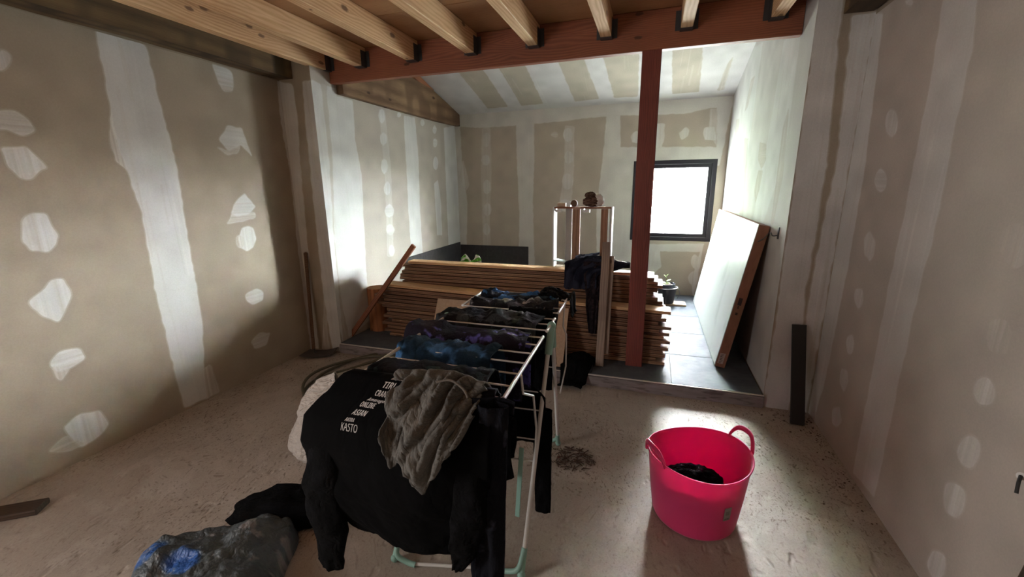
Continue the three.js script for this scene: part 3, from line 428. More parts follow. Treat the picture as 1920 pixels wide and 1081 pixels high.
[-2.758, -2.392, -1.891, -1.373, -0.872, -0.345, 0.177, 0.70].forEach((xr, k) => {
  const w = 0.075, h = DECK - 2.545 - 0.002, x = xr - w / 2, L = ZB - 0.004 - BEAM_Z - 0.004, t = thing('ceiling_joist', `${ORD[k]} pale pine ceiling joist counted from the left wall`, 'joist', [x, 2.545, BEAM_Z + 0.003], 'pine joists under the loft floor');
  part('timber', timber(L, h, w, 0.004, 'z', k * 0.83, k * 0.19).translate(0, h / 2, L / 2), M.pine[k % 3], t);
  const hg = [boxAt(-w / 2 - 0.034, -w / 2 - 0.001, 0.004, 0.125, 0.0, 0.0025), boxAt(w / 2 + 0.001, w / 2 + 0.034, 0.004, 0.125, 0.0, 0.0025), boxAt(-w / 2 - 0.003, -w / 2 - 0.001, -0.003, 0.12, 0.001, 0.07), boxAt(w / 2 + 0.001, w / 2 + 0.003, -0.003, 0.12, 0.001, 0.07), boxAt(-w / 2 - 0.003, w / 2 + 0.003, -0.004, -0.0015, 0.001, 0.07)];
  part('joist_hanger', mergeGeometries(hg), M.galv, t, 'grey metal joist hanger');
});

// ---------------------------------------------------------------- lumber stack
const rL = rng(7);
{
  const T = 0.0255, prof = (w) => { const a = T / 2, b = w / 2, c = 0.003; return [[-a, -b + c], [-a + c, -b], [a - c, -b], [a, -b + c], [a, b - c], [a - c, b], [0.0035, b], [0, b - 0.006], [-0.0035, b], [-a + c, b], [-a, b - c]]; };
  const lay = (x0, x1, y0, y1, zf, w, turn, k, label, mat) => { // x ends, heights at the ends, front edge
    const L = x1 - x0, m = solo('floorboard', prism(prof(w), L, k * 0.61, (k * 0.17) % 1), mat || M.boards[Math.floor(rL() * 4)], label, 'board', 'floorboards in the lumber stack');
    m.position.set((x0 + x1) / 2, (y0 + y1) / 2, zf - w / 2); m.rotation.set(0, turn, Math.atan2(y1 - y0, L)); return m;
  };
  const leftEnds = [-2.42, -2.50, -2.47, -2.53, -2.40, -2.50, -2.44, -2.45, -2.52, -2.60, -2.47, -2.58, -2.50, -2.42, -2.46], rightEnds = [0.17, 0.10, 0.17, 0.15, 0.19, 0.13, 0.20, 0.15, 0.19, 0.11, 0.20, 0.10, 0.16, 0.12, 0.19];
  for (let k = 0; k < 15; k++) { // front stack
    const f = (k + 0.5) / 15, yl = HP + 0.003 + f * 0.535, yr = HP + 0.003 + f * 0.462;
    lay(leftEnds[k] + (rL() - 0.5) * 0.03, rightEnds[k], yl, yr, -3.437 - (rL() - 0.25) * 0.026, 0.148, 0.004 * (rL() - 0.5), k, `${ORD[k]} floorboard from the bottom of the front lumber stack`, k === 14 ? M.pine[1] : null);
  }
  const n = 22;
  for (let k = 0; k < n; k++) { // rear stack, taller
    const f = (k + 0.5) / n, y = HP + 0.003 + f * 0.732, top = k === n - 1, up = k > 14;
    lay((up ? -2.36 : -2.40) + (rL() - 0.5) * 0.09 + (k === n - 2 ? -0.03 : 0) + (top ? 0.05 : 0), (up ? 0.04 : 0.08) + rL() * 0.1 - (top ? 0.18 : 0), y + 0.006 * f, y - 0.004 * f, -3.62 - (rL() - 0.25) * 0.03, top ? 0.115 : 0.27, 0.004 * (rL() - 0.5), k + 20, `${ORD[n - 1 - k]} floorboard from the top of the rear lumber stack`, top ? M.pine[0] : null);
  }
}
// ---------------------------------------------------------------- things round the lumber stack
// geometry written in world metres, hung under a group that stands at the thing's base
const wpart = (name, geo, mat, root, parent = root, label) => part(name, geo.translate(-root.position.x, -root.position.y, -root.position.z), mat, parent, label);
function lean(L, w, t, base, top, uo = 0, side = new THREE.Vector3(1, 0, 0)) { // plank of width w along side, from the middle of its foot to the middle of its top
  const A = new THREE.Vector3(...base), B = new THREE.Vector3(...top), y = B.clone().sub(A).normalize(), x = side.clone().addScaledVector(y, -side.dot(y)).normalize(), z = x.clone().cross(y);
  const g = prism(chamfer(w, t, Math.min(0.003, t * 0.2)), L, uo, uo * 0.3); // length along x, w along y, t along z
  const m = new THREE.Matrix4().makeBasis(y, x, z.clone().negate()); g.applyMatrix4(m);
  if (m.determinant() < 0) { const ix = g.index.array; for (let k = 0; k < ix.length; k += 3) [ix[k + 1], ix[k + 2]] = [ix[k + 2], ix[k + 1]]; g.computeVertexNormals(); }
  const c = A.addScaledVector(y, L / 2); return g.translate(c.x, c.y, c.z);
}
solo('plank', lean(1.015, 0.064, 0.022, [-0.337, HP + 0.004, -3.285], [-0.337, 1.10, -3.475]), M.greyPlank, 'tall narrow grey plank leaning upright on the lumber left of the post', 'plank');
solo('plank', lean(0.80, 0.088, 0.02, [-0.316, 0.20, -3.328], [-0.316, 1.0, -3.482], 0.6), M.greyPlank, 'shorter wider grey board tucked behind the tall narrow grey plank', 'plank');
{ // wide beige sheet leaning on the front of the stack
  const A = [-0.62, -1.85], s = new Build(), th = 0.014, y0 = HP + 0.003, z0 = -3.172, y1 = 0.535, z1 = -3.405, q = (x, f, d) => [x, lerp(y0, y1, f) + d * 0.47, lerp(z0, z1, f) + d * 0.88];
  const c = [[A[1], 0], [A[0], 0], [A[0], 1], [A[1], 1]], uv = [[0, 0], [1.23, 0], [1.23, 0.48], [0, 0.48]];
  s.quad(...c.map(([x, f]) => q(x, f, th)), ...uv); s.quad(...[0, 3, 2, 1].map((k) => q(...c[k], 0)), ...uv);
  for (let k = 0; k < 4; k++) { const n = (k + 1) % 4; s.quad(q(...c[k], th), q(...c[k], 0), q(...c[n], 0), q(...c[n], th), [0, 0], [0, 0.01], [0.5, 0.01], [0.5, 0]); }
  solo('board', s.geo(), M.mdf, 'wide beige fibreboard sheet leaning against the lumber behind the rack', 'board');
}
solo('stick', lean(1.17, 0.046, 0.026, [-2.81, HP + 0.01, -3.315], [-2.12, 0.985, -3.425], 0.2), M.stick, 'long thin reddish batten leaning diagonally across the left end of the lumber', 'batten');
{ // round log standing on end
  const t = thing('log', 'round wooden log standing on end left of the lumber', 'log', [-2.665, HP, -3.60]);
  const g = new THREE.CylinderGeometry(0.098, 0.1, 0.45, 28, 6, true).translate(0, 0.225, 0), p = g.attributes.position, uv = g.attributes.uv;
  for (let k = 0; k < p.count; k++) { const a = Math.atan2(p.getZ(k), p.getX(k)), f = 1 + (vnoise(Math.cos(a) * 3 + 5, Math.sin(a) * 3 + p.getY(k) * 2, 3) - 0.5) * 0.08; p.setX(k, p.getX(k) * f); p.setZ(k, p.getZ(k) * f); uv.setXY(k, p.getY(k), a * 0.1); }
  g.computeVertexNormals(); part('trunk', g, M.log, t);
  part('end_grain', new THREE.CylinderGeometry(0.0975, 0.0975, 0.004, 28).translate(0, 0.449, 0), std({ map: dataTex(256, 256, (s, v) => { const d = Math.hypot(s - 0.5, v - 0.48), a = Math.pow(Math.abs(Math.sin(d * 70 + fbm(s * 6, v * 6, 4) * 3)), 1.5); return mix3(rgb(196, 150, 104), rgb(150, 104, 68), a * 0.6 + d * 0.4); }), roughness: 0.8 }), t, 'pale sawn end');
}
for (const [z0, x0, x1, y0, y1, label] of [[0, XLF + 0.012, -1.697, HP, 0.682, 'dark grey board standing against the far wall in the corner']]) solo('wall_board', wallUV(boxAt(x0, x1, y0, y1, ZF + 0.003, ZF + 0.015), 0, 0, 1, 1, 0, 1), M.slate, label, 'board');
solo('wall_board', wallUV(boxAt(XLF + 0.001, XLF + 0.012, HP, 0.725, ZF + 0.02, -4.35), 2, 0, 1, 1, 0, 1), M.slate, 'dark grey board standing against the far left wall behind the lumber', 'board');
{ // green plastic bag behind the top board
  const g = shell(26, 18, 0.002, (u, v) => { const a = (u - 0.5) * 0.26, n = fbm(u * 5, v * 5, 61, 3) - 0.5, h = v; return [-1.70 + a * (1 - 0.25 * h) + n * 0.04, 0.80 + h * (0.055 + 0.03 * Math.sin(u * 9)) + Math.abs(n) * 0.03 * h, -3.83 + 0.03 * Math.sin(u * 14) * (1 - h) + n * 0.05 - h * 0.02]; });
  solo('plastic_bag', g, new THREE.MeshPhysicalMaterial({ map: dataTex(64, 64, (s, v) => (vnoise(s * 7, v * 5, 3) > 0.62 ? rgb(220, 226, 214) : rgb(96, 178, 56))), roughness: 0.45, side: THREE.DoubleSide }), 'crumpled green plastic bag peeking over the top of the lumber', 'bag');
}
{ // open box frame on top of the stack
  const z1 = -3.745, z0 = -3.865, y0 = 0.812, y1 = 1.362, x0 = -0.845, x1 = -0.325, t = thing('box_frame', 'open white-edged box frame with wooden uprights standing on the lumber', 'frame', [(x0 + x1) / 2, y0, (z0 + z1) / 2]);
  const pale = std({ color: '#d6d8d8', roughness: 0.5 }), grey = std({ color: '#8d8985', roughness: 0.75 }), th = 0.012;
  wpart('side_panel', boxAt(x0, x0 + th, y0, y1, z0, z1), pale, t); wpart('side_panel', boxAt(x1 - th, x1, y0, y1, z0, z1), pale, t);
  wpart('top_panel', boxAt(x0 + th, x1 - th, y1 - th, y1, z0, z1), M.stick, t); wpart('bottom_panel', boxAt(x0 + th, x1 - th, y0, y0 + th, z0, z1), M.mdf, t);
  for (const [a, b, z, m] of [[-0.665, -0.6, z1 - 0.004, M.boards[0]], [-0.42, -0.362, z1 - 0.004, M.boards[1]], [-0.748, -0.69, z0 + 0.016, grey], [-0.352, -0.338, z0 + 0.02, grey]]) wpart('upright', timber(y1 - y0 - 0.03, b - a, 0.016, 0.002, 'y', a).translate((a + b) / 2, (y0 + y1) / 2, z), m, t);
  for (const x of [-0.80, -0.55]) wpart('bracket', mergeGeometries([boxAt(x - 0.025, x + 0.03, y1 - 0.045, y1 - 0.022, z1 - 0.03, z1 - 0.006), boxAt(x - 0.03, x - 0.018, y1 - 0.035, y1 - 0.013, z1 - 0.05, z1 - 0.006)]), M.white, t, t, 'small white bracket');
  wpart('glass_shelf', new THREE.BoxGeometry(0.15, 0.006, 0.1).rotateZ(-0.16).translate(-0.765, 0.872, (z0 + z1) / 2), std({ color: '#cfe0e4', roughness: 0.15 }), t);
}
{ // things on the box frame
  const y = 1.363;
  const b = thing('bundle', 'lumpy brown rolled bundle on top of the box frame', 'bundle', [-0.505, y, -3.795]);
  const bm = clothMat(rgb(128, 102, 88), [[rgb(88, 66, 56), 0.5, 0.65, 9, 2]], 31, { bump: 0.01 });
  part('roll', lump(0.078, 0.052, 0.055, 0.3, 17, 30, 20, 3, -0.045).translate(0, 0.046, 0), bm, b); part('roll', lump(0.052, 0.03, 0.048, 0.25, 23, 26, 18, 3).translate(-0.02, 0.1, 0), bm, b);
  part('painted_lit_side', lump(0.05, 0.056, 0.045, 0.2, 29, 24, 16, 2.5, -0.045).translate(0.052, 0.052, 0.0), std({ color: '#cfc9c2', roughness: 0.8 }), b, 'pale right side painted as lit by the window');  // pale lump stands for the side lit by the window
  solo('wood_block', timber(0.07, 0.034, 0.05, 0.003).translate(-0.772, y + 0.0175, -3.79), M.mdf, 'small beige wood block at the left end of the box frame top', 'block');
  solo('wood_block', timber(0.02, 0.045, 0.05, 0.002).translate(-0.70, y + 0.023, -3.79), M.white, 'small upright white block on the box frame beside a round disc', 'block');
  solo('wooden_disc', new THREE.CylinderGeometry(0.03, 0.03, 0.02, 24).rotateX(Math.PI / 2).translate(-0.66, y + 0.0305, -3.77), M.handle, 'little round brown disc standing on the box frame', 'disc');
}
// draped dark clothing on the stack
const blackCloth = clothMat(rgb(8, 8, 9), [[rgb(14, 14, 17), 0.45, 0.7, 6, 3]], 5), navyCloth = clothMat(rgb(26, 28, 40), [[rgb(44, 46, 60), 0.5, 0.7, 5, 1]], 8), furry = clothMat(rgb(46, 38, 42), [[rgb(30, 26, 30), 0.4, 0.6, 18, 1]], 9, { bump: 0.008 });
{
  const t = thing('jacket', 'dark navy jacket heaped over the front edge of the lumber', 'jacket', [-0.42, 0.845, -3.6]);
  const prof = [[0, -3.72, 0.862], [0.18, -3.68, 0.90], [0.36, -3.60, 0.96], [0.52, -3.53, 0.95], [0.66, -3.49, 0.88], [1, -3.475, 0.70]];
  const g = shell(44, 34, 0.008, (u, v) => {
    const z = curve(prof.map((q) => [q[0], q[1]]), v), y = curve(prof.map((q) => [q[0], q[2]]), v), n = fbm(u * 5, v * 4, 71, 4) - 0.5, dome = Math.sin(Math.PI * clamp(u * 0.95 + 0.03)), w = lerp(1, 0.52, smooth(0.5, 0.8, v));
    const top = y - (1 - dome) * 0.1 * (1 - v); return [-0.685 + u * 0.53 * w + n * 0.03, Math.max(v < 0.5 ? 0.858 : 0, top + n * 0.055), z + n * 0.05 * (v > 0.2 ? 1 : 0) + 0.012 * Math.sin(u * 22 + v * 5)];
  }, 0.5, 0.4);
  wpart('body', g, navyCloth, t);
  const tail = shell(18, 34, 0.007, (u, v) => { const n = fbm(u * 4 + 9, v * 6, 75, 3) - 0.5, y = lerp(0.93, 0.335, v), z = y > 0.66 ? lerp(-3.50, -3.46, smooth(0.93, 0.66, y)) : lerp(-3.46, -3.408, smooth(0.66, 0.58, y)), w = lerp(0.17, 0.06, v); return [-0.44 + (u - 0.5) * w + 0.02 * v + n * 0.015, y, z + n * 0.02 + 0.008 * Math.sin(u * 12 + v * 3)]; }, 0.2, 0.6);
  wpart('sleeve', tail, furry, t, t, 'dark fuzzy brown sleeve');
  wpart('painted_highlight', shell(14, 8, 0.004, (u, v) => { const n = fbm(u * 6, v * 6, 79, 3) - 0.5; return [-0.60 + u * 0.2, 0.955 + 0.035 * u + n * 0.03 + v * 0.012, -3.52 - v * 0.06]; }, 0.2, 0.1), clothMat(rgb(120, 136, 160), [[rgb(60, 66, 84), 0.5, 0.6, 8, 1]], 12), t, t, 'pale blue sheet painted as a highlight on the jacket');  // bluish highlight on the heap, put in as a pale sheet
}
{ // flat panel packed in cardboard, leaning on the right wall
  const zA = -3.51, zB = -5.55, b0 = [0.553, HP + 0.004], b1 = [0.746, 1.235], nx = 0.0785, t = thing('packed_panel', 'large white panel in brown cardboard edging leaning on the right wall', 'panel', [0.6, HP, (zA + zB) / 2]);
  const d = Math.hypot(b1[0] - b0[0], b1[1] - b0[1]), e = [(b1[0] - b0[0]) / d, (b1[1] - b0[1]) / d], n = [e[1], -e[0]], th = 0.074; // e up the panel, n away from the room
  const slab = (h0, h1, t0, t1, za, zb) => { const P = (h, k, z) => [b0[0] + e[0] * h + n[0] * k, b0[1] + 0.018 + e[1] * h + n[1] * k, z], s = new Build(), L = za - zb;
    s.quad(P(h0, t0, za), P(h1, t0, za), P(h1, t0, zb), P(h0, t0, zb), [0, h0], [0, h1], [L, h1], [L, h0]); s.quad(P(h0, t1, za), P(h0, t1, zb), P(h1, t1, zb), P(h1, t1, za), [0, h0], [L, h0], [L, h1], [0, h1]);
    s.quad(P(h1, t0, za), P(h1, t1, za), P(h1, t1, zb), P(h1, t0, zb), [0, 0], [0, 0.07], [L, 0.07], [L, 0]); s.quad(P(h0, t0, za), P(h0, t0, zb), P(h0, t1, zb), P(h0, t1, za), [0, 0], [L, 0], [L, 0.07], [0, 0.07]);
    s.quad(P(h0, t0, za), P(h0, t1, za), P(h1, t1, za), P(h1, t0, za), [0, 0], [0.07, 0], [0.07, h1], [0, h1]); s.quad(P(h0, t0, zb), P(h1, t0, zb), P(h1, t1, zb), P(h0, t1, zb), [0, 0], [0, h1], [0.07, h1], [0.07, 0]); return s.geo(); };
  wpart('carton', slab(0, d, 0.003, th, zA, zB), M.cardboard, t, t, 'brown cardboard edge');
  wpart('face', slab(0.004, d, -0.002, 0.003, zA - 0.004, zB + 0.004), std({ map: dataTex(256, 256, (s, v) => { const m = fbm(s * 6, v * 3, 5, 4); return mix3(rgb(178, 182, 182), rgb(158, 163, 163), smooth(0.5, 0.75, m)); }), roughness: 0.45 }), t, t, 'smooth white face');
  wpart('tape_band', slab(d - 0.028, d + 0.001, -0.0035, -0.0022, zA - 0.004, zB + 0.01), M.white, t, t, 'white tape along the top edge');
  for (let k = 0; k < 5; k++) wpart('tape_tab', slab(d - (k ? 0.1 : 0.17), d - 0.026, -0.0035, -0.0022, zA - 0.02 - k * 0.29, zA - 0.075 - k * 0.29), M.white, t, t, 'white tape tab');
  const print = (h0, h1, a, b, draw, w, h) => { const P = (hh, k) => [b0[0] + e[0] * hh + n[0] * k, b0[1] + 0.018 + e[1] * hh + n[1] * k, zA + 0.0012], s = new Build(); s.quad(P(h0, a), P(h0, b), P(h1, b), P(h1, a), [0, 0], [1, 0], [1, 1], [0, 1]); wpart('print', s.geo(), std({ map: canvasTex(w, h, draw), roughness: 0.8 }), t, t, 'dark printed marks on the cardboard'); };
  const card = 'rgb(138,96,76)', ink = 'rgb(52,36,34)';
  print(0.42, 0.62, 0.016, 0.058, (g, w, h) => { g.fillStyle = card; g.fillRect(0, 0, w, h); g.save(); g.translate(w / 2, h / 2); g.rotate(-Math.PI / 2); g.fillStyle = ink; g.fillRect(10, -22, 76, 40); g.fillRect(-24, -12, 16, 16); g.fillRect(-4, -12, 10, 16); g.fillRect(-92, -14, 26, 26); g.restore(); }, 64, 256);
  print(0.03, 0.12, 0.012, 0.052, (g, w, h) => { g.fillStyle = 'rgb(170,150,140)'; g.fillRect(0, 0, w, h); g.fillStyle = ink; for (let k = 0; k < 9; k++) g.fillRect(12, 14 + k * 12, w - 24 - (k % 3) * 8, 3 + (k % 3) * 2); }, 64, 128);
}
{ // hook and strap on the wall beside the panel
  const t = thing('wall_hook', 'small metal hook with wire tie on the wall above the white panel', 'hook', [XRF - 0.001, 1.2, -3.3]);
  wpart('plate', boxAt(XRF - 0.006, XRF - 0.001, 1.175, 1.255, -3.312, -3.288), M.galv, t); wpart('hook_arm', tube([[XRF - 0.004, 1.2, -3.3], [XRF - 0.03, 1.195, -3.32], [XRF - 0.04, 1.215, -3.33]], 0.004, 14, 6), M.galv, t);
  wpart('wire_tie', tube([[XRF - 0.03, 1.197, -3.32], [XRF - 0.035, 1.205, -3.40], [XRF - 0.045, 1.16, -3.47], [XRF - 0.075, 1.13, -3.506]], 0.0035, 20, 6), M.steel, t);
}
{ // bucket with a seedling, on a short board
  const z = -5.40, x = 0.215, yb = HP + 0.024;
  solo('board', timber(0.42, 0.022, 0.17, 0.002, 'x', 0.4).rotateY(0.04).translate(0.245, HP + 0.0125, z), M.mdf, 'short pale board lying under the grey bucket on the tiles', 'board');
  const t = thing('plant_bucket', 'dirty grey bucket with a seedling on a short board by the far wall', 'bucket', [x, yb, z]);
  const V = (r, y) => new THREE.Vector2(r, y);
  part('bucket_body', new THREE.LatheGeometry([V(0, 0), V(0.098, 0), V(0.1, 0.004), V(0.128, 0.185), V(0.14, 0.19), V(0.141, 0.196), V(0.128, 0.2), V(0.122, 0.18), V(0.096, 0.01), V(0, 0.01)], 36), std({ map: dataTex(256, 128, (s, v) => { const m = fbm(s * 12, v * 6, 5, 4); return mix3(rgb(58, 58, 62), rgb(136, 128, 120), smooth(0.48, 0.7, m)); }), roughness: 0.8 }), t);
  part('inner_pot', new THREE.LatheGeometry([V(0.09, 0.1), V(0.1, 0.24), V(0.106, 0.24), V(0.106, 0.226), V(0.1, 0.22), V(0.096, 0.1)], 32), std({ color: '#5d616c', roughness: 0.6 }), t);
  part('soil', new THREE.CylinderGeometry(0.098, 0.095, 0.02, 28).translate(0, 0.212, 0), std({ color: '#3a2f28', roughness: 1 }), t);
  part('handle', tube([[0.138, 0.19, 0.01], [0.152, 0.17, 0.03], [0.158, 0.12, 0.06], [0.135, 0.08, 0.085]], 0.0035, 20, 6), M.steel, t);
  const pl = thing('seedling', 'tiny seedling with pale green leaves growing in the grey bucket', 'plant', [x - 0.005, yb + 0.222, z]);
  part('stem', tube([[0, 0, 0], [0.006, 0.05, 0], [-0.002, 0.1, 0.004]], 0.003, 12, 6), std({ color: '#7f9a55', roughness: 0.7 }), pl);
  const leaf = new THREE.SphereGeometry(1, 12, 8).scale(0.034, 0.005, 0.016), lm = std({ color: '#b9cf92', roughness: 0.6 });
  [[-0.03, 0.03, 0.01, 0.4], [0.028, 0.055, 0, -0.6], [-0.012, 0.105, 0.006, 1.0], [0.02, 0.02, 0.014, -0.2], [0.008, 0.118, 0, -1.1]].forEach(([a, b, c, r]) => { const m = part('leaf', leaf, lm, pl); m.position.set(a, b, c); m.rotation.set(0.5, r * 0.6, -r); });
}
// ---------------------------------------------------------------- on the near floor
{ // shovel against the left pier
  const t = thing('shovel', 'long-handled shovel leaning on the left pier with its blade on the floor', 'shovel', [-2.95, 0, -3.02]);
  wpart('handle', bar([-3.03, 0.04, -3.035], [-3.062, 0.955, -3.118], 0.016, 12), M.handle, t); wpart('grip', new THREE.SphereGeometry(0.018, 12, 8).translate(-3.062, 0.955, -3.118), M.handle, t);
  const g = shell(16, 12, 0.004, (u, v) => { const x = (u - 0.5) * 0.27, zz = v * 0.16; return [-2.935 + x * 0.93 + zz * 0.15 + (v - 0.5) * 0.05 * (u - 0.5), 0.016 + 0.02 * Math.pow(Math.abs(u - 0.5) * 2, 2) + 0.012 * (1 - v), -3.07 - x * 0.45 + zz * 0.9]; });
  wpart('blade', g, std({ color: '#5f5a58', roughness: 0.55, metalness: 0.5 }), t); wpart('socket', bar([-3.03, 0.04, -3.035], [-2.97, 0.026, -2.99], 0.014, 10), M.galv, t);
}
solo('trim_board', lean(0.655, 0.082, 0.016, [0.992, 0.003, -2.945], [0.972, 0.62, -3.118]), M.blackTrim, 'narrow black board leaning upright at the right pier', 'board');
{ // hose coil
  const pts = []; for (let k = 0; k <= 120; k++) { const a = k / 120 * Math.PI * 2 * 3.2 - 1.9, r = 0.40 + 0.06 * Math.sin(a * 1.35) + 0.03 * Math.cos(a * 2.2 + 1); pts.push([-2.18 + Math.cos(a) * r, 0.014 + 0.018 * Math.floor(k / 38) + 0.012 * Math.sin(a * 3), -2.66 + Math.sin(a) * r * 1.05]); }
  solo('hose', tube(pts, 0.0115, 420, 8), std({ color: '#54503f', roughness: 0.5 }), 'dull green hose coiled on the floor behind the white sack', 'hose');
}
{ // white sack
  const t = thing('sack', 'white woven plastic sack standing on the floor left of the rack', 'sack', [-1.74, 0, -1.78]);
  const ringAt = [[0, 0.20, 0.15, -0.02], [0.1, 0.235, 0.17, -0.03], [0.35, 0.215, 0.16, -0.01], [0.6, 0.19, 0.14, 0.02], [0.78, 0.18, 0.13, 0.06], [0.9, 0.14, 0.10, 0.09], [1, 0.03, 0.02, 0.11]];
  const g = shell(72, 40, 0.003, (u, v) => { const a = u * Math.PI * 2, k = (i) => curve(ringAt.map((q) => [q[0], q[i]]), v), n = fbm(Math.cos(a) * 1.8 + 4, Math.sin(a) * 1.8 + v * 3, 201, 4) - 0.5, m = Math.abs(fbm(Math.cos(a) * 4 + 8, Math.sin(a) * 4 + v * 5, 205, 3) - 0.5), f = 1 + n * 0.5 - m * 0.5 * (0.4 + v); return [-1.75 + k(3) + Math.cos(a) * k(1) * f, 0.004 + v * 0.455 * (1 + 0.14 * Math.sin(a * 2 + 1) * v * v) + n * 0.05 * v, -1.80 + Math.sin(a) * k(2) * f]; }, 1.2, 0.6);
  wpart('bag', g, new THREE.MeshPhysicalMaterial({ color: '#d8cfc8', roughness: 0.55, transmission: 0.15, thickness: 0, side: THREE.DoubleSide, bumpMap: sized(crumple, 0.2, 0.2), bumpScale: 0.014 }), t);
  wpart('contents', lump(0.17, 0.14, 0.13, 0.2, 207).translate(-1.72, 0.17, -1.79), std({ color: '#b8aca2', roughness: 0.9 }), t);
}
{ // pink tub
  const t = thing('tub', 'bright pink flexible plastic tub with two handles on the floor', 'tub', [0.275, 0, -1.92]), V = (r, y) => new THREE.Vector2(r, y), H = 0.335;
  const pink = new THREE.MeshPhysicalMaterial({ color: new THREE.Color().setRGB(0.93, 0.05, 0.29), roughness: 0.8, transmission: 0.45, thickness: 0, clearcoat: 0.4, clearcoatRoughness: 0.35, side: THREE.DoubleSide });
  const prof = [V(0, 0.003), V(0.17, 0.003), V(0.183, 0.007), V(0.188, 0.02), V(0.205, 0.16), V(0.219, H - 0.012), V(0.226, H - 0.008), V(0.2275, H - 0.002), V(0.225, H + 0.002), V(0.2215, H + 0.001), V(0.2145, H - 0.014), V(0.2, 0.16), V(0.183, 0.022), V(0.176, 0.012), V(0, 0.01)];
  const g = new THREE.LatheGeometry(prof, 96), p = g.attributes.position, A = 2.62; // handle axis
  const warp = (x, y, z) => { const a = Math.atan2(z, x), c = Math.cos(2 * (a - A)), f = smooth(0, H, y); return [x * (1 + 0.035 * c * f), y + 0.012 * f * c, z * (1 + 0.035 * c * f)]; };
  for (let k = 0; k < p.count; k++) p.setXYZ(k, ...warp(p.getX(k), p.getY(k), p.getZ(k)));
  g.computeVertexNormals(); part('body', g, pink, t);
  for (const a0 of [A, A + Math.PI]) {
    const pts = []; for (let k = 0; k <= 24; k++) { const u = k / 24 * 2 - 1, a = a0 + u * 0.33, lift = 0.064 * Math.pow(1 - Math.pow(Math.abs(u), 3.2), 0.9), r = 0.228 + 0.012 * (1 - u * u); pts.push(warp(Math.cos(a) * r, H - 0.004 + lift, Math.sin(a) * r)); }
    const h = shell(40, 10, 0.001, (u, v) => { const k = u * 24, i = Math.min(23, Math.floor(k)), f = k - i, q = pts[i].map((c, n) => lerp(c, pts[i + 1][n], f)), th = v * Math.PI * 2, rr = 0.0105, R = Math.hypot(q[0], q[2]); return [q[0] * (1 + Math.cos(th) * rr * 0.75 / R), q[1] + Math.sin(th) * rr * 1.15, q[2] * (1 + Math.cos(th) * rr * 0.75 / R)]; });
    part('handle', h, pink, t);
  }
  const st = shell(6, 6, 0.0008, (u, v) => { const a = 1.06 - u * 0.17, y = 0.2 - v * 0.07, r = lerp(0.188, 0.219, y / H) + 0.0035; return warp(Math.cos(a) * r, y, Math.sin(a) * r); });
  part('sticker', st, std({ map: canvasTex(64, 96, (c) => { c.fillStyle = 'rgb(142,132,132)'; c.fillRect(0, 0, 64, 96); c.fillStyle = 'rgb(82,58,66)'; for (let k = 0; k < 9; k++) c.fillRect(8 + k * 5, 4, 2 + (k % 2) * 2, 14); c.fillStyle = 'rgb(112,102,104)'; c.fillRect(14, 40, 36, 30); }), roughness: 0.6 }), t, 'small grey sticker');
  solo('garment', lump(0.145, 0.1, 0.105, 0.22, 33, 48, 30, 2.2, -0.06).rotateY(0.35).translate(0.25, 0.185, -1.87), blackCloth, 'black garment lying inside the pink tub', 'clothing');
}
{ // flattened blue-grey bag and dark clothing in the near left
  const rim = [[-1.93, -0.89], [-1.885, -0.99], [-1.70, -1.135], [-1.52, -1.25], [-1.43, -1.2], [-1.36, -1.06], [-1.24, -0.86], [-1.33, -0.72], [-1.56, -0.68], [-1.78, -0.74]], c = [-1.57, -0.95];
  const rp = new THREE.CatmullRomCurve3(rim.map(([x, z]) => new THREE.Vector3(x, 0, z)), true);
  const g = shell(110, 36, 0.003, (u, v) => { const q = rp.getPoint(u), r = 1 - v * 0.999, x = lerp(c[0], q.x, r), z = lerp(c[1], q.z, r), n = fbm(x * 9, z * 9, 301, 4) - 0.5, m = Math.abs(fbm(x * 5 + z * 3, z * 6, 305, 3) - 0.5); return [x, 0.006 + (0.05 + 0.085 * Math.sqrt(1 - r * r * r)) * smooth(1.0, 0.93, r) * (1 + n * 0.5) + (n * 0.05 - m * 0.09) * smooth(1, 0.8, r) + 0.02 * smooth(1, 0.7, r), z]; }, 2, 0.4);
  wallUV(g, 0, -2, -1, 2, -0.6, -1.6);
  solo('carrier_bag', g, new THREE.MeshPhysicalMaterial({ map: sized(dataTex(256, 256, (s, v) => { const m = fbm(s * 6, v * 6, 5, 4), w = fbm(s * 11, v * 15, 9, 4); let k = mix3(rgb(58, 68, 74), rgb(80, 86, 88), m); k = mix3(k, rgb(40, 86, 156), smooth(0.6, 0.68, fbm(s * 2.6 + 3, v * 2.6, 14, 3))); return mix3(k, rgb(150, 142, 142), smooth(0.66, 0.76, w) * 0.6); }), 0.7, 0.7), roughness: 0.5, side: THREE.DoubleSide, bumpMap: sized(crumple, 0.3, 0.3), bumpScale: 0.01 }), 'crumpled blue-grey bag lying flat on the floor at the lower left', 'bag');
  solo('garment', lump(0.31, 0.13, 0.11, 0.3, 317, 60, 36, 2.2, -0.05).rotateY(0.5).translate(-1.495, 0.052, -1.335), blackCloth, 'black garment lying on the floor behind the blue-grey bag', 'clothing');
}
solo('garment', shell(30, 24, 0.012, (u, v) => { const n = fbm(u * 4, v * 4, 321, 4) - 0.5, z = lerp(-3.33, -2.985, v), edge = 4 * u * (1 - u), k = smooth(-3.16, -3.07, z); return [-0.50 + (u - 0.5) * (0.26 - 0.08 * v) - v * 0.03 + n * 0.04, lerp(HP + 0.016 + 0.055 * edge * (1 - v * 0.5) + n * 0.05 * edge, 0.018 + 0.02 * edge, k) + 0.006, z + n * 0.03]; }), blackCloth, 'black cloth dropped over the platform edge beside the grey planks', 'clothing');
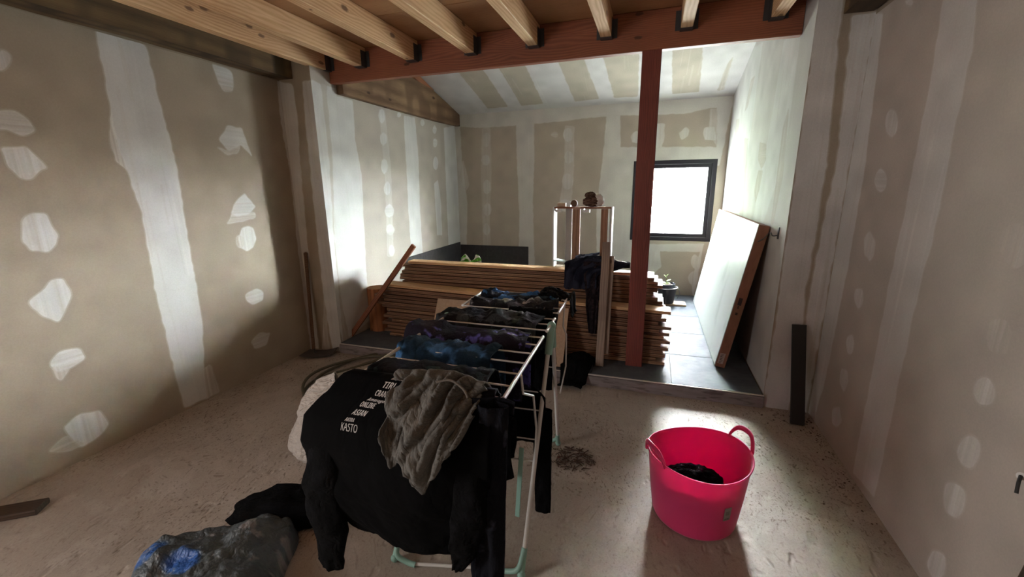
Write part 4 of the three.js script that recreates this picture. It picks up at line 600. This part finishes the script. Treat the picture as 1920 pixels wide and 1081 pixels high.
solo('wood_piece', timber(0.26, 0.03, 0.1, 0.006).rotateY(0.62).translate(-2.93, 0.0155, -0.90), M.darkWood, 'short dark piece of wood on the floor by the left wall', 'wood');
{ // dry leaves and dirt near the rack foot
  const r = rng(77), gs = [];
  for (let k = 0; k < 110; k++) { const a = r() * 6.28, d = Math.sqrt(r()) * 0.11, L = 0.01 + r() * 0.05, g = new THREE.BoxGeometry(L, 0.002 + r() * 0.002, 0.002 + r() * 0.004, 2, 1, 1); g.rotateZ((r() - 0.5) * 0.5); g.rotateY(r() * 6.28); g.translate(-0.36 + Math.cos(a) * d * 1.2, 0.006 + r() * 0.012 * (1 - d / 0.11), -2.15 + Math.sin(a) * d); gs.push(g); }
  const m = new THREE.Mesh(mergeGeometries(gs), std({ color: '#4d3a2e', roughness: 1 })); m.name = 'floor_debris'; m.userData = { label: 'small heap of dark dry debris on the floor by the rack foot', category: 'debris', kind: 'stuff' }; m.castShadow = m.receiveShadow = true; scene.add(m);
}
{ // crumbs of rubble along the foot of the right wall
  const r = rng(91), gs = [];
  for (let k = 0; k < 170; k++) { const q = 0.0015 + r() * r() * 0.0055, z = -3.05 + r() * r() * 1.1, g = new THREE.IcosahedronGeometry(q, 0); g.scale(1, 0.6, 1.3); g.rotateY(r() * 6); g.translate(XR - 0.02 - r() * r() * (0.3 + 0.1 * (z + 3)), q * 0.45, z); gs.push(g); }
  const m = new THREE.Mesh(mergeGeometries(gs), std({ color: '#5a4a3e', roughness: 1 })); m.name = 'floor_rubble'; m.userData = { label: 'crumbs of brown rubble on the floor along the right wall', category: 'rubble', kind: 'stuff' }; m.castShadow = m.receiveShadow = true; scene.add(m);
}
{ // cable stub and leaning board at the right edge
  const t = thing('cable_stub', 'white cable sleeve sticking out of the right wall', 'cable', [XR - 0.001, 0.69, -1.505]);
  wpart('sleeve', bar([XR - 0.001, 0.688, -1.505], [XR - 0.03, 0.70, -1.49], 0.011, 12), M.white, t); wpart('wire', tube([[XR - 0.03, 0.70, -1.49], [XR - 0.045, 0.69, -1.47], [XR - 0.05, 0.66, -1.46]], 0.005, 12, 6), M.blackTrim, t);
  solo('plank', lean(0.56, 0.14, 0.024, [XR - 0.075, 0.004, -1.325], [XR - 0.016, 0.56, -1.325], 0.3, new THREE.Vector3(0, 0, 1)), M.darkWood, 'dark brown plank leaning on the right wall at the lower right edge', 'plank');
}
// ---------------------------------------------------------------- drying rack and laundry
const RY = 0.95, RXL = -0.885, RXR = -0.378, skew = (x, z) => x - 0.028 * (-1.06 - z); // the rack stands a little askew
{
  const t = thing('drying_rack', 'white folding wing drying rack with mint plastic joints covered in laundry', 'drying rack', [-0.66, 0, -1.74]);
  const rail = (z0, z1) => { for (const x of [RXL, RXR]) wpart('rail', bar([skew(x, z0), RY, z0], [skew(x, z1), RY, z1], 0.0065, 10), M.white, t); };
  const rods = (list, y = RY - 0.002) => { for (const z of list) wpart('rod', bar([skew(RXL, z) - 0.004, y, z], [skew(RXR, z) + 0.004, y, z], 0.0033, 8), M.white, t); };
  rail(-1.05, -1.585); rods([-1.057, -1.135, -1.225, -1.315, -1.405, -1.495, -1.58]);
  rail(-1.655, -1.835); rods([-1.67, -1.75, -1.83]);
  rail(-1.925, -2.265); rods([-1.93, -2.01, -2.09, -2.17, -2.262]);
  const legs = [[[skew(RXR, -1.74) + 0.002, 0.93, -1.735], [-0.415, 0.03, -1.335]], [[skew(RXR, -1.74) + 0.004, 0.93, -1.755], [-0.462, 0.03, -2.25]], [[skew(RXL, -1.74) - 0.002, 0.93, -1.735], [-0.952, 0.03, -1.25]], [[skew(RXL, -1.74) - 0.004, 0.93, -1.755], [-0.985, 0.03, -2.25]]];
  const along = (l, y) => { const [a, b] = l, f = (a[1] - y) / (a[1] - b[1]); return [lerp(a[0], b[0], f), y, lerp(a[2], b[2], f)]; };
  for (const l of legs) wpart('leg', bar(l[0], l[1], 0.0095, 12), M.white, t);
  for (const [x, s] of [[skew(RXR, -1.74), 1], [skew(RXL, -1.74), -1]]) wpart('joint', mergeGeometries([bar([x + 0.003 * s, 0.945, -1.742], [x + 0.002 * s, 0.83, -1.69], 0.0165, 10), bar([x + 0.004 * s, 0.945, -1.748], [x - 0.002 * s, 0.83, -1.80], 0.0165, 10), new THREE.SphereGeometry(0.02, 12, 10).translate(x + 0.003 * s, 0.945, -1.745)]), M.mint, t, t, 'mint plastic joint');
  // feet: flared mint corners joined by a floor bar
  for (const [l, dir, side] of [[legs[0], 1, -1], [legs[1], -1, -1], [legs[2], 1, 1], [legs[3], -1, 1]]) {
    const p = along(l, 0.11), q = [l[1][0], 0.018, l[1][2] + dir * 0.008];
    wpart('foot', mergeGeometries([bar(p, q, 0.0125, 10), tube([[p[0], p[1], p[2]], [q[0] + side * 0.012, 0.045, q[2]], [q[0] + side * 0.06, 0.016, q[2]], [q[0] + side * 0.1, 0.013, q[2]]], 0.011, 18, 8), new THREE.SphereGeometry(0.017, 12, 8).translate(q[0], q[1], q[2])]), M.mint, t, t, 'mint plastic foot');
  }
  wpart('floor_bar', bar([-0.86, 0.013, -1.245], [-0.51, 0.013, -1.33], 0.007, 8), M.white, t); wpart('floor_bar', bar([-0.89, 0.013, -2.258], [-0.56, 0.013, -2.258], 0.007, 8), M.white, t);
  for (const y of [0.68, 0.61, 0.50, 0.42]) wpart('rod', bar(along(legs[2], y), along(legs[0], y), 0.0033, 8), M.white, t);
  for (const y of [0.68, 0.56]) wpart('rod', bar(along(legs[3], y), along(legs[1], y), 0.0033, 8), M.white, t);
  for (const [x, ln, lf] of [[skew(RXR, -1.2) + 0.008, legs[0], legs[1]], [skew(RXL, -1.2) - 0.008, legs[2], legs[3]]]) {
    const n = along(ln, 0.42), f = along(lf, 0.47);
    wpart('brace', polyline([[x, RY, -1.215], [x, 0.875, -1.235], [x, 0.80, -1.365], [lerp(x, n[0], 0.5) + 0.006, 0.62, -1.445], n], 0.0042), M.white, t);
    wpart('brace', polyline([[x - 0.03, RY, -2.09], [x - 0.03, 0.84, -2.06], [x - 0.02, 0.78, -2.10], [x - 0.02, 0.60, -2.10], [f[0] + 0.02, 0.47, -2.03]], 0.0042), M.white, t);
  }
  wpart('stay', lean(0.32, 0.02, 0.006, [-0.475, 0.16, -1.47], [-0.462, 0.48, -1.50]), M.mint, t, t, 'flat mint plastic stay');
}
// one garment hung over a rod: front and back lengths, folds growing downwards
function drape(z, x0, x1, front, back, seed, o = {}) {
  const S = front + back, fa = o.folds ?? 5, amp = o.amp ?? 0.012, nu = o.nu ?? 44, nv = o.nv ?? 30, y0 = (o.y ?? RY) + 0.012;
  return shell(nu, nv, 0.005, (u, v) => {
    const flat = (o.span ?? 0) / 2, s = v * (S + 2 * flat) - back - flat, a = Math.max(0, Math.abs(s) - flat), sg = s < 0 ? -1 : 1, n = fbm(u * fa + seed, v * 3, seed, 4) - 0.5, w = Math.sin(u * fa * 3.1 + seed + v * 1.5), top = 1 - smooth(0, 0.07, a), n2 = fbm(u * 13 + seed, v * 9, seed + 31, 3) - 0.5;
    const hem = 1 + 0.25 * (fbm(u * 4, 3, seed + 11, 3) - 0.5), y = y0 - Math.max(0, (Math.sqrt(a * a + 0.0003) - 0.0173)) * hem + top * Math.max(-0.008, (n + n2 * 0.6) * (o.crumple ?? 0.03)), d = smooth(0.0, 0.09, a);
    const zz = z + clamp(s, -flat, flat) + sg * (0.012 * Math.tanh(a / 0.012) + (o.splay ?? 0.015) * d) + (w * amp + (n + n2 * 0.7) * amp * 2.5) * d * (0.5 + 0.5 * a / S * 2);
    const x = lerp(x0, x1, u) + (fbm(v * 4, u * 2 + 7, seed + 5, 2) - 0.5) * 0.03 * (u < 0.2 || u > 0.8 ? 1 : 0.4); return [skew(x, z), y, zz];
  }, x1 - x0, S);
}
const grp = 'laundry on the drying rack';
const hang = (label, cat, mat, g, name = 'garment') => solo(name, g, mat, label, cat, grp);
const camo = clothMat(rgb(20, 20, 22), [[rgb(50, 52, 54), 0.55, 0.62, 8, 1], [rgb(14, 14, 16), 0.55, 0.65, 6, 4]], 21), whitePat = clothMat(rgb(32, 32, 36), [[rgb(150, 150, 152), 0.6, 0.66, 9, 1], [rgb(70, 70, 74), 0.5, 0.6, 6, 2]], 23), bluePat = clothMat(rgb(24, 28, 38), [[rgb(58, 98, 150), 0.54, 0.62, 7, 1]], 25, { size: 0.4 }), purple = clothMat(rgb(28, 26, 36), [[rgb(92, 88, 160), 0.58, 0.68, 9, 1]], 27), denim = clothMat(rgb(27, 46, 64), [[rgb(66, 106, 150), 0.56, 0.7, 6, 1], [rgb(18, 30, 40), 0.5, 0.7, 4, 3]], 29), trousers = clothMat(rgb(15, 16, 18), [[rgb(34, 44, 44), 0.6, 0.7, 9, 2]], 30), jeansMat = clothMat(rgb(22, 23, 29), [[rgb(52, 54, 66), 0.58, 0.72, 7, 2]], 33);  // the pale blue spots in denim are highlights put into its colour
hang('dark garment with blue patches on the farthest rods of the drying rack', 'clothing', bluePat, drape(-2.18, -0.845, -0.44, 0.11, 0.2, 401, { span: 0.09, crumple: 0.06 }));
hang('dark crumpled cloth bunched on the far right corner of the drying rack', 'clothing', camo, shell(34, 26, 0.005, (u, v) => { const n = fbm(u * 5, v * 5, 411, 4) - 0.5, x = lerp(-0.56, -0.345, u), ridge = Math.sin(u * 7) * 0.014, edge = smooth(0.78, 1, u); return [x + n * 0.02 - edge * 0.025, 0.985 + ridge + n * 0.05 - edge * 0.12 - Math.abs(v - 0.5) * 0.03, -2.15 - v * 0.14 + n * 0.04]; }, 0.25, 0.2));
hang('black and white patterned garment on the far wing of the drying rack', 'clothing', whitePat, drape(-2.02, -0.845, -0.415, 0.2, 0.16, 421, { span: 0.09, crumple: 0.07, amp: 0.015 }));
hang('crumpled black camouflage garment over the middle rods of the drying rack', 'clothing', camo, drape(-1.775, -0.925, -0.425, 0.26, 0.3, 431, { span: 0.12, crumple: 0.07, amp: 0.016, folds: 7 }));
hang('black garment with violet blue patches just in front of the mint joint', 'clothing', purple, drape(-1.54, -0.955, -0.435, 0.26, 0.28, 441, { span: 0.1, crumple: 0.06, amp: 0.014, folds: 6 }));
hang('blue denim garment with painted paler highlights over the near wing of the drying rack', 'clothing', denim, drape(-1.365, -0.90, -0.50, 0.34, 0.3, 451, { span: 0.08, crumple: 0.07, amp: 0.012, folds: 4 }));
hang('black trousers over the near wing behind the printed sweater', 'trousers', trousers, drape(-1.15, -0.87, -0.45, 0.4, 0.42, 461, { span: 0.09, crumple: 0.035, amp: 0.01, folds: 5 }));
hang('black garment hanging low on the rods between the rack legs', 'clothing', blackCloth, drape(-1.47, -0.84, -0.475, 0.3, 0.22, 471, { y: 0.615, crumple: 0.02, amp: 0.02 }));
hang('black garment hanging down from the far wing at the right side', 'clothing', blackCloth, drape(-1.93, -0.62, -0.40, 0.42, 0.3, 481, { amp: 0.02, folds: 4, crumple: 0.03 }));
{ // long sleeved top hung low, one sleeve reaching almost to the floor
  const t = thing('long_sleeve_top', 'black long-sleeved top with one sleeve hanging nearly to the floor right of the rack', 'top', [-0.42, 0.09, -1.63]); t.userData.group = grp;
  wpart('body', shell(30, 24, 0.005, (u, v) => { const n = fbm(u * 4, v * 4, 491, 3) - 0.5; return [-0.60 + u * 0.215 + n * 0.012, 0.70 - v * 0.3 - 0.12 * Math.pow(u - 0.5, 2), -1.60 - 0.05 * Math.sin(u * 3.1) + n * 0.04 - 0.03 * v]; }), blackCloth, t);
  wpart('sleeve', shell(28, 36, 0.002, (u, v) => { const a = u * Math.PI * 2, n = fbm(Math.cos(a) * 2 + 4, v * 7 + Math.sin(a) * 2, 495, 3) - 0.5, w = lerp(0.045, 0.034, v) * (1 + n * 0.35), y = lerp(0.60, 0.095, v); return [-0.405 + 0.012 * v + Math.cos(a) * w, y, -1.625 + Math.sin(a) * w * 0.42 + n * 0.012 + 0.02 * v]; }, 0.3, 0.6), blackCloth, t);
}
// printed sweater over the near end of the rack
const knit = { roughness: 0.92, specularIntensity: 0.12, side: THREE.DoubleSide };
{
  const t = thing('sweater', 'black sweater with white lettering hanging over the near end of the rack', 'sweater', [-0.72, 0.27, -0.95]); t.userData.group = grp;
  // v runs from the back (behind the rod) over the rod, down the shoulders and the front to the hem
  const prof = [[0, 0.80, -1.105], [0.16, 0.94, -1.082], [0.2, 0.968, -1.06], [0.24, 0.965, -1.035], [0.32, 0.915, -0.985], [0.4, 0.85, -0.945], [0.48, 0.76, -0.925], [0.7, 0.6, -0.925], [1, 0.445, -0.94]];
  const left = [[0, -0.88], [0.2, -0.90], [0.3, -0.945], [0.4, -1.015], [0.55, -1.062], [0.7, -1.055], [0.85, -0.99], [1, -0.90]], right = [[0, -0.42], [0.2, -0.40], [0.4, -0.385], [0.7, -0.40], [0.9, -0.44], [1, -0.475]];
  const surf = (u, v) => { const k = (i) => curve(prof.map((q) => [q[0], q[i]]), v), n = fbm(u * 4, v * 5, 501, 4) - 0.5, d = smooth(0.38, 0.6, v), x = lerp(curve(left, v), curve(right, v), u); return [x, k(1) + (v > 0.9 ? n * 0.02 : 0) - smooth(0.7, 1, v) * (u - 0.3) * 0.0, k(2) + (Math.sin(u * 11 + v * 2) * 0.011 + n * 0.03) * d - 0.05 * d * Math.pow(Math.abs(u - 0.5) * 2, 3) + n * 0.008]; };
  const W = 1024, map = canvasTex(W, W, (g) => {
    g.fillStyle = 'rgb(8,8,9)'; g.fillRect(0, 0, W, W); const r = rng(5); for (let k = 0; k < 9000; k++) { g.fillStyle = r() < 0.5 ? 'rgba(16,16,19,0.25)' : 'rgba(6,6,8,0.3)'; g.fillRect(r() * W, r() * W, 2, 2); }
    const line = (text, x, v, size, wide, font = 'bold') => { g.save(); g.translate(x * W, v * W); g.scale(wide, 1); g.font = `${font} ${size}px sans-serif`; g.fillStyle = 'rgb(214,210,208)'; g.fillText(text, 0, 0); g.restore(); };
    line('MILLE', 0.335, 0.243, 20, 1.5); line('TIRL', 0.315, 0.275, 31, 1.4); line('CRANK', 0.298, 0.302, 26, 1.1); line('Ameragon', 0.28, 0.325, 20, 1.25, 'italic bold'); line('ONLINE', 0.265, 0.348, 23, 1.05); line('ASIAN', 0.255, 0.37, 21, 1.3, 'italic bold'); line('AKIRA', 0.243, 0.392, 18, 1.0); line('KASTO', 0.232, 0.424, 34, 0.98, '');
  });
  const body = shell(70, 70, 0.006, surf); for (let k = 0; k < body.attributes.uv.count; k++) body.attributes.uv.setY(k, 1 - body.attributes.uv.getY(k));
  wpart('body', body, new THREE.MeshPhysicalMaterial({ ...knit, map, bumpMap: sized(crumple, 0.8, 0.8), bumpScale: 0.003 }), t);
  const sleeve = (pts, seed) => shell(28, 40, 0.002, (u, v) => { const a = u * Math.PI * 2, k = (i) => curve(pts.map((q) => [q[0], q[i]]), v), n = fbm(Math.cos(a) * 2 + 4, v * 8 + Math.sin(a) * 2, seed, 3) - 0.5, w = k(4) * (1 + n * 0.25); return [k(1) + Math.cos(a) * w, k(2) + Math.cos(a) * w * 0.1, k(3) + Math.sin(a) * w * 0.45 + n * 0.015]; }, 0.4, 0.6);
  wpart('sleeve', sleeve([[0, -0.955, 0.78, -0.955, 0.05], [0.3, -0.985, 0.60, -0.945, 0.075], [0.65, -0.968, 0.44, -0.94, 0.072], [0.88, -0.985, 0.315, -0.945, 0.05], [0.93, -0.985, 0.295, -0.945, 0.052], [1, -0.983, 0.268, -0.945, 0.043]], 511), blackCloth, t);
  wpart('sleeve', sleeve([[0, -0.45, 0.78, -0.955, 0.05], [0.4, -0.455, 0.60, -0.945, 0.06], [0.75, -0.475, 0.49, -0.94, 0.045], [1, -0.497, 0.418, -0.94, 0.018]], 517), blackCloth, t);
}
{ // grey T-shirt thrown over the sweater
  const t = thing('t_shirt', 'crumpled grey T-shirt thrown over the black sweater', 't-shirt', [-0.58, 0.69, -0.92]); t.userData.group = grp;
  const bottom = [[0, 0.87], [0.08, 0.80], [0.15, 0.765], [0.22, 0.77], [0.3, 0.80], [0.42, 0.755], [0.54, 0.712], [0.66, 0.77], [0.8, 0.835], [0.92, 0.87], [1, 0.92]];
  const g = shell(84, 70, 0.005, (u, v) => {
    const b = curve(bottom, u), crest = 0.985 + 0.022 * Math.sin(u * 3.2) + 0.01 * vnoise(u * 9, 1, 3), n = fbm(u * 6 + 3, v * 6, 521, 4) - 0.5, ridge = 0.5 - Math.abs(fbm(u * 5 + v * 2.2, v * 2.4 + u * 1.5, 527, 3) - 0.5) * 4;
    const back = 0.16, x = lerp(-0.725, -0.43, u) + (fbm(v * 4, 2 + u * 3, 523, 3) - 0.5) * 0.03, pinch = lerp(1, 0.93, smooth(0.5, 1, v)); let y, z;
    if (v < back) { const f = v / back; y = lerp(0.91, crest, Math.sin(f * Math.PI / 2)); z = lerp(-1.125, -1.06, f); } else { const f = (v - back) / (1 - back); y = lerp(crest, b, f * f * 0.35 + f * 0.65); const drop = crest - y; z = drop < 0.13 ? lerp(-1.06, -0.925, drop / 0.13) : lerp(-0.925, -0.895, smooth(0.13, 0.3, drop)); }
    return [-0.578 + (x + 0.578) * pinch, y + n * 0.02 * (v < 0.5 ? 1 : 0.3) + 0.02 * ridge * smooth(0.6, 0.2, v), z + n * 0.045 + ridge * 0.028 + 0.016];
  }, 0.4, 0.5);
  wpart('body', g, clothMat(rgb(104, 102, 98), [[rgb(84, 82, 79), 0.45, 0.7, 7, 1]], 35, { bump: 0.006, sheen: 0.1 }), t);
  wpart('collar', tube([[-0.565, 1.0, -1.0], [-0.52, 1.012, -1.0], [-0.475, 1.0, -0.985], [-0.45, 0.985, -0.965]], 0.0035, 24, 8), clothMat(rgb(140, 132, 124), [], 36), t, t, 'pale collar seam');
}
{ // jeans at the near right corner
  const t = thing('jeans', 'dark faded jeans hanging at the near right corner of the rack', 'jeans', [-0.40, 0.15, -1.0]); t.userData.group = grp;
  const leg = (x0, x1, seed, len, z) => shell(40, 54, 0.004, (u, v) => { const a = u * Math.PI * 2, n = fbm(Math.cos(a) * 2 + 3, v * 7 + Math.sin(a), seed, 4) - 0.5, w = (x1 - x0) / 2 * (1 - 0.12 * v) * (1 + n * 0.3), y = 0.955 - v * len; return [(x0 + x1) / 2 + Math.cos(a) * w - 0.012 * v, y, z + Math.sin(a) * 0.026 * (1 + n) + n * 0.02 + 0.05 * v]; }, 0.4, 0.9);
  wpart('leg', leg(-0.445, -0.345, 541, 0.82, -1.0), jeansMat, t); wpart('leg', leg(-0.475, -0.385, 547, 0.72, -1.055), jeansMat, t);
  wpart('waistband', shell(30, 8, 0.004, (u, v) => { const x = lerp(-0.50, -0.335, u); return [x, 0.958 - v * 0.036 + 0.006 * Math.sin(u * 3), -1.022 + 0.012 * Math.sin(u * 6) + 0.008 * v]; }, 0.2, 0.04), jeansMat, t);
}
renderer.render(scene, camera);
